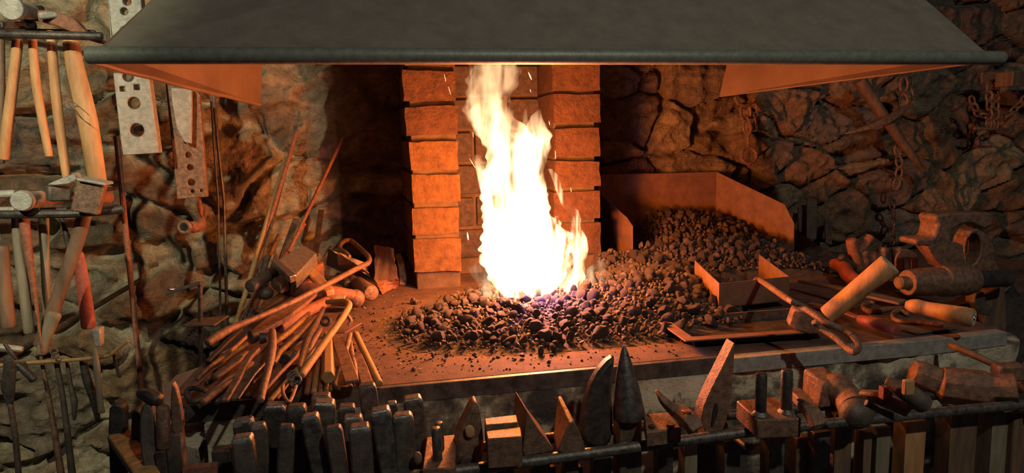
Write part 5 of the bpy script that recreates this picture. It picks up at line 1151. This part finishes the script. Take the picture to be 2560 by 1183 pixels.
def vise():
    t = thing('leg_vise', 'big rusty leg vise with round screw box at the right end of the hearth', 'vise')
    Y = 1.33
    j = [(1120, 130), (1145, 108), (1300, 93), (1520, 93), (1562, 128), (1540, 190), (1480, 215), (1440, 190), (1380, 172), (1310, 180), (1262, 212), (1240, 262), (1236, 300), (1325, 330), (1345, 430), (1400, 520), (1330, 560), (1200, 500), (1150, 430), (1080, 345), (985, 338), (975, 300), (1000, 285), (1090, 286), (1115, 270), (1140, 190)]
    mb = MB().prism([cy('D', a, b, Y) for a, b in j], (0, .055, 0)); part(t, 'moving_jaw', mb.wob(.0015, 25), 'rust', bevel=.005)
    mb = MB(); P = [cy('D', a, b, Y+.09) for a, b in ((1440, 215), (1510, 260), (1560, 350), (1560, 440), (1600, 520), (1640, 640), (1640, 720), (1560, 720), (1440, 600), (1380, 530), (1345, 470), (1330, 380), (1345, 290), (1385, 230))]
    o = cy('D', 1402, 365, Y+.09); H = [o+Vector((cw('D', o, 66)*math.cos(k), 0, cw('D', o, 118)*math.sin(k))) for k in [2*math.pi*i/24 for i in range(24)]]
    mb.prism(P, (0, .04, 0), [H]); part(t, 'fixed_jaw', mb, 'rust', bevel=.003)
    P = [cy('D', a, b, Y-.02) for a, b in ((842, 612), (850, 612), (905, 612), (908, 612), (985, 610), (1150, 600), (1160, 600), (1240, 596), (1245, 596), (1340, 592), (1400, 590))]
    R = [cw('D', P[0], k) for k in (40, 50, 50, 94, 104, 108, 120, 122, 112, 118, 96)]
    part(t, 'screw_box', MB().tube(P, R, 24, n=(0, 0, 1)), 'rust', bevel=.0015)
    p = P[0]; part(t, 'screw_end', MB().tube([p+Vector((-.001, 0, 0)), p+Vector((.004, 0, 0))], cw('D', p, 42), 18), 'rust', bevel=.001)
    P = [cy('D', 1390, 590, Y-.02), cy('D', 1500, 585, Y), cy('D', 1640, 580, Y+.02)]; part(t, 'screw', MB().tube(P, cw('D', P[0], 66), 18, n=(0, 0, 1)), 'iron', bevel=0)
    part(t, 'spring', slab('D', [(1062, 348), (1095, 345), (1150, 405), (1212, 495), (1170, 492), (1105, 430)], Y-.02, .02), 'rustred', bevel=.002)
    P = [cy('D', 1600, 640, Y+.11), cy('D', 1680, 760, Y+.11), cy('D', 1690, 920, Y+.11)]; P.append(Vector((P[-1].x, P[-1].y, 0))); part(t, 'leg', MB().bar(P, .04, .04, n=(0, -1, 0)), 'iron', bevel=.004)
    P = [cy('D', 1480, 640, Y+.08), cy('D', 1500, 900, Y+.09)]; P.append(Vector((P[-1].x, P[-1].y, .0))); part(t, 'post', MB().bar(P, .07, .05, n=(0, -1, 0)), 'woodd', label='dark wooden post', bevel=.004)
    part(t, 'bracket', slab('D', [(1420, 690), (1480, 680), (1500, 760), (1545, 800), (1530, 860), (1460, 850), (1400, 760)], Y+.03, .02), 'castgrey', bevel=.003)
vise()
# right wall hangings
def chain(t, pts, L, r, m='rust', name='link'):
    pts = [Vector(p) for p in pts]; d = []
    tot = sum((pts[i+1]-pts[i]).length for i in range(len(pts)-1)); n = max(1, int(tot/(L*.78)))
    def at(s):
        for i in range(len(pts)-1):
            l = (pts[i+1]-pts[i]).length
            if s <= l or i == len(pts)-2: return lerp(pts[i], pts[i+1], s/l), (pts[i+1]-pts[i]).normalized()
            s -= l
    for k in range(n):
        p, ax = at((k+.5)*tot/n); side = ax.cross(Vector((0, 1, 0))) if k % 2 == 0 else ax.cross(Vector((1, .2, .1)))
        part(t, name, MB().ring(p, L/2, r, ax, side, 18, 7, 1., .6), m, bevel=0)
t = thing('shackle_chain', 'rusty chain of big links ending in a round ring, hanging left of the hood corner', 'chain')
Y = 2.12; c = cy('G', 185, 575, Y); part(t, 'shackle', MB().tube([c+Vector((cw('G', c, 62)*math.cos(k), -.01, cw('G', c, 50)*math.sin(k))) for k in [math.pi*(1+i/8) for i in range(9)]], .006, 8), 'rust', bevel=0)
chain(t, [cy('G', 195, 620, Y), cy('G', 210, 790, Y)], cw('G', c, 105), .0045)
chain(t, [cy('G', 240, 610, Y+.01), cy('G', 235, 760, Y+.01)], cw('G', c, 95), .004)
part(t, 'rod', MB().rod([cy('G', 210, 765, Y), cy('G', 215, 868, Y)], .005, 8), 'rust', bevel=0)
c = cy('G', 217, 920, Y); part(t, 'ring', MB().ring(c, cw('G', c, 48), cw('G', c, 11), (1, 0, 0), (0, .1, 1), 24, 8), 'rust', bevel=0)
t = thing('pickaxe', 'old pick hanging on the right wall with a slanting handle and curved head', 'pick')
Y = 2.08; P = [cy('G', 870, 470, Y), cy('G', 980, 640, Y), cy('G', 1130, 850, Y), cy('G', 1248, 1010, Y)]; part(t, 'handle', MB().tube(P, [cw('G', P[0], k) for k in (40, 34, 28, 16)], 12), 'woodd', bevel=0)
P = [cy('G', 785, 792, Y-.02), cy('G', 900, 760, Y-.03), cy('G', 1030, 710, Y-.035), cy('G', 1110, 660, Y-.03), cy('G', 1185, 620, Y-.02)]; part(t, 'head', MB().bar(P, [cw('G', P[0], k) for k in (10, 26, 44, 34, 20)], [.008, .016, .022, .016, .01], n=(0, -1, 0), smoothpath=True), 'rust', bevel=.002)
t = thing('hanging_chain', 'rusty chain hanging from under the right hood corner down past the pick', 'chain')
Y = 2.10; chain(t, [cy('G', 1135, 450, Y), cy('G', 1130, 650, Y)], cw('G', cy('G', 1130, 500, Y), 88), .005)
chain(t, [cy('G', 1165, 450, Y+.01), cy('G', 1165, 600, Y+.01)], cw('G', cy('G', 1130, 500, Y), 80), .0045)
chain(t, [cy('G', 1095, 860, Y), cy('G', 1110, 1000, Y), cy('G', 1085, 1120, Y)], cw('G', cy('G', 1130, 500, Y), 70), .004)
chain(t, [cy('D', 800, 0, Y+.02), cy('D', 800, 330, Y+.02)], cw('G', cy('G', 1130, 500, Y), 60), .004, 'iron')
t = thing('trammel_chain', 'double chain with a horizontal toggle bar hanging at the far right wall', 'chain')
Y = 2.06; L_ = cw('G', cy('G', 1650, 600, Y), 62)
for x in (1640, 1680): chain(t, [cy('G', x, 490, Y), cy('G', x-2, 755, Y)], L_, .0042)
chain(t, [cy('G', 1530, 575, Y), cy('G', 1570, 670, Y), cy('G', 1640, 695, Y), cy('G', 1730, 690, Y), cy('G', 1800, 640, Y), cy('G', 1860, 570, Y)], L_*.9, .004)
part(t, 'toggle_bar', MB().rod([cy('G', 1550, 760, Y), cy('G', 1752, 765, Y)], .006, 10), 'rust', bevel=0)
a = cy('G', 1590, 465, Y+.02); part(t, 'hook_plate', MB().bar([a, cy('G', 1700, 455, Y+.02)], .04, .01, n=(0, -1, 0)), 'rust', bevel=.002)
one('wooden_beam', 'short brown wooden beam end jutting in at the upper right edge', 'beam', MB().bar([cy('G', 1725, 470, 2.0), cy('G', 2000, 455, 2.05)], .06, .05, n=(0, 0, 1)), 'woodd', bevel=.004)
for a, b, a2, b2, w_, lb in ((118, 60, 112, 240, 30, 'narrow iron strap leaning upright just right of the bin'), (205, -10, 200, 290, 80, 'broad dark iron strap leaning upright right of the narrow one'), (320, 150, 330, 330, 50, 'shorter dark strap right of the two upright straps')):
    P = [cy('D', a, b, 2.14), cy('D', a2, b2, 2.10)]; one('iron_strap', lb, 'strap', MB().bar(P, cw('D', P[0], w_), .008, n=(0, -1, 0)), 'castgrey', 'iron straps leaning on the wall by the bin')
one('bin_shadow_sheet', 'dark sloping sheet drawn in place of the shadow right of the bin', 'sheet', MB().prism([cy('D', a, b, y) for a, b, y in ((62, 215, 2.06), (290, 360, 1.98), (440, 470, 1.90), (400, 610, 1.86), (70, 560, 2.0))], (.004, .004, 0)), 'iron', bevel=0)  # dark sheet added where only the bin's shadow lies

# ------------------------------------------------------------------ put each thing's origin at its base
bpy.context.view_layer.update()
def kids(o): return list(o.children)
for r in ROOTS:
    ms = [r] if r.type == 'MESH' else []
    st = kids(r)
    while st:
        c = st.pop(); ms.append(c); st += kids(c)
    lo = Vector((1e9,)*3); hi = Vector((-1e9,)*3)
    for o in ms:
        for v in o.data.vertices:
            for a in range(3):
                if v.co[a] < lo[a]: lo[a] = v.co[a]
                if v.co[a] > hi[a]: hi[a] = v.co[a]
    b = Vector(((lo.x+hi.x)/2, (lo.y+hi.y)/2, lo.z))
    for me in {o.data for o in ms}: me.transform(Matrix.Translation(-b))
    r.location = b
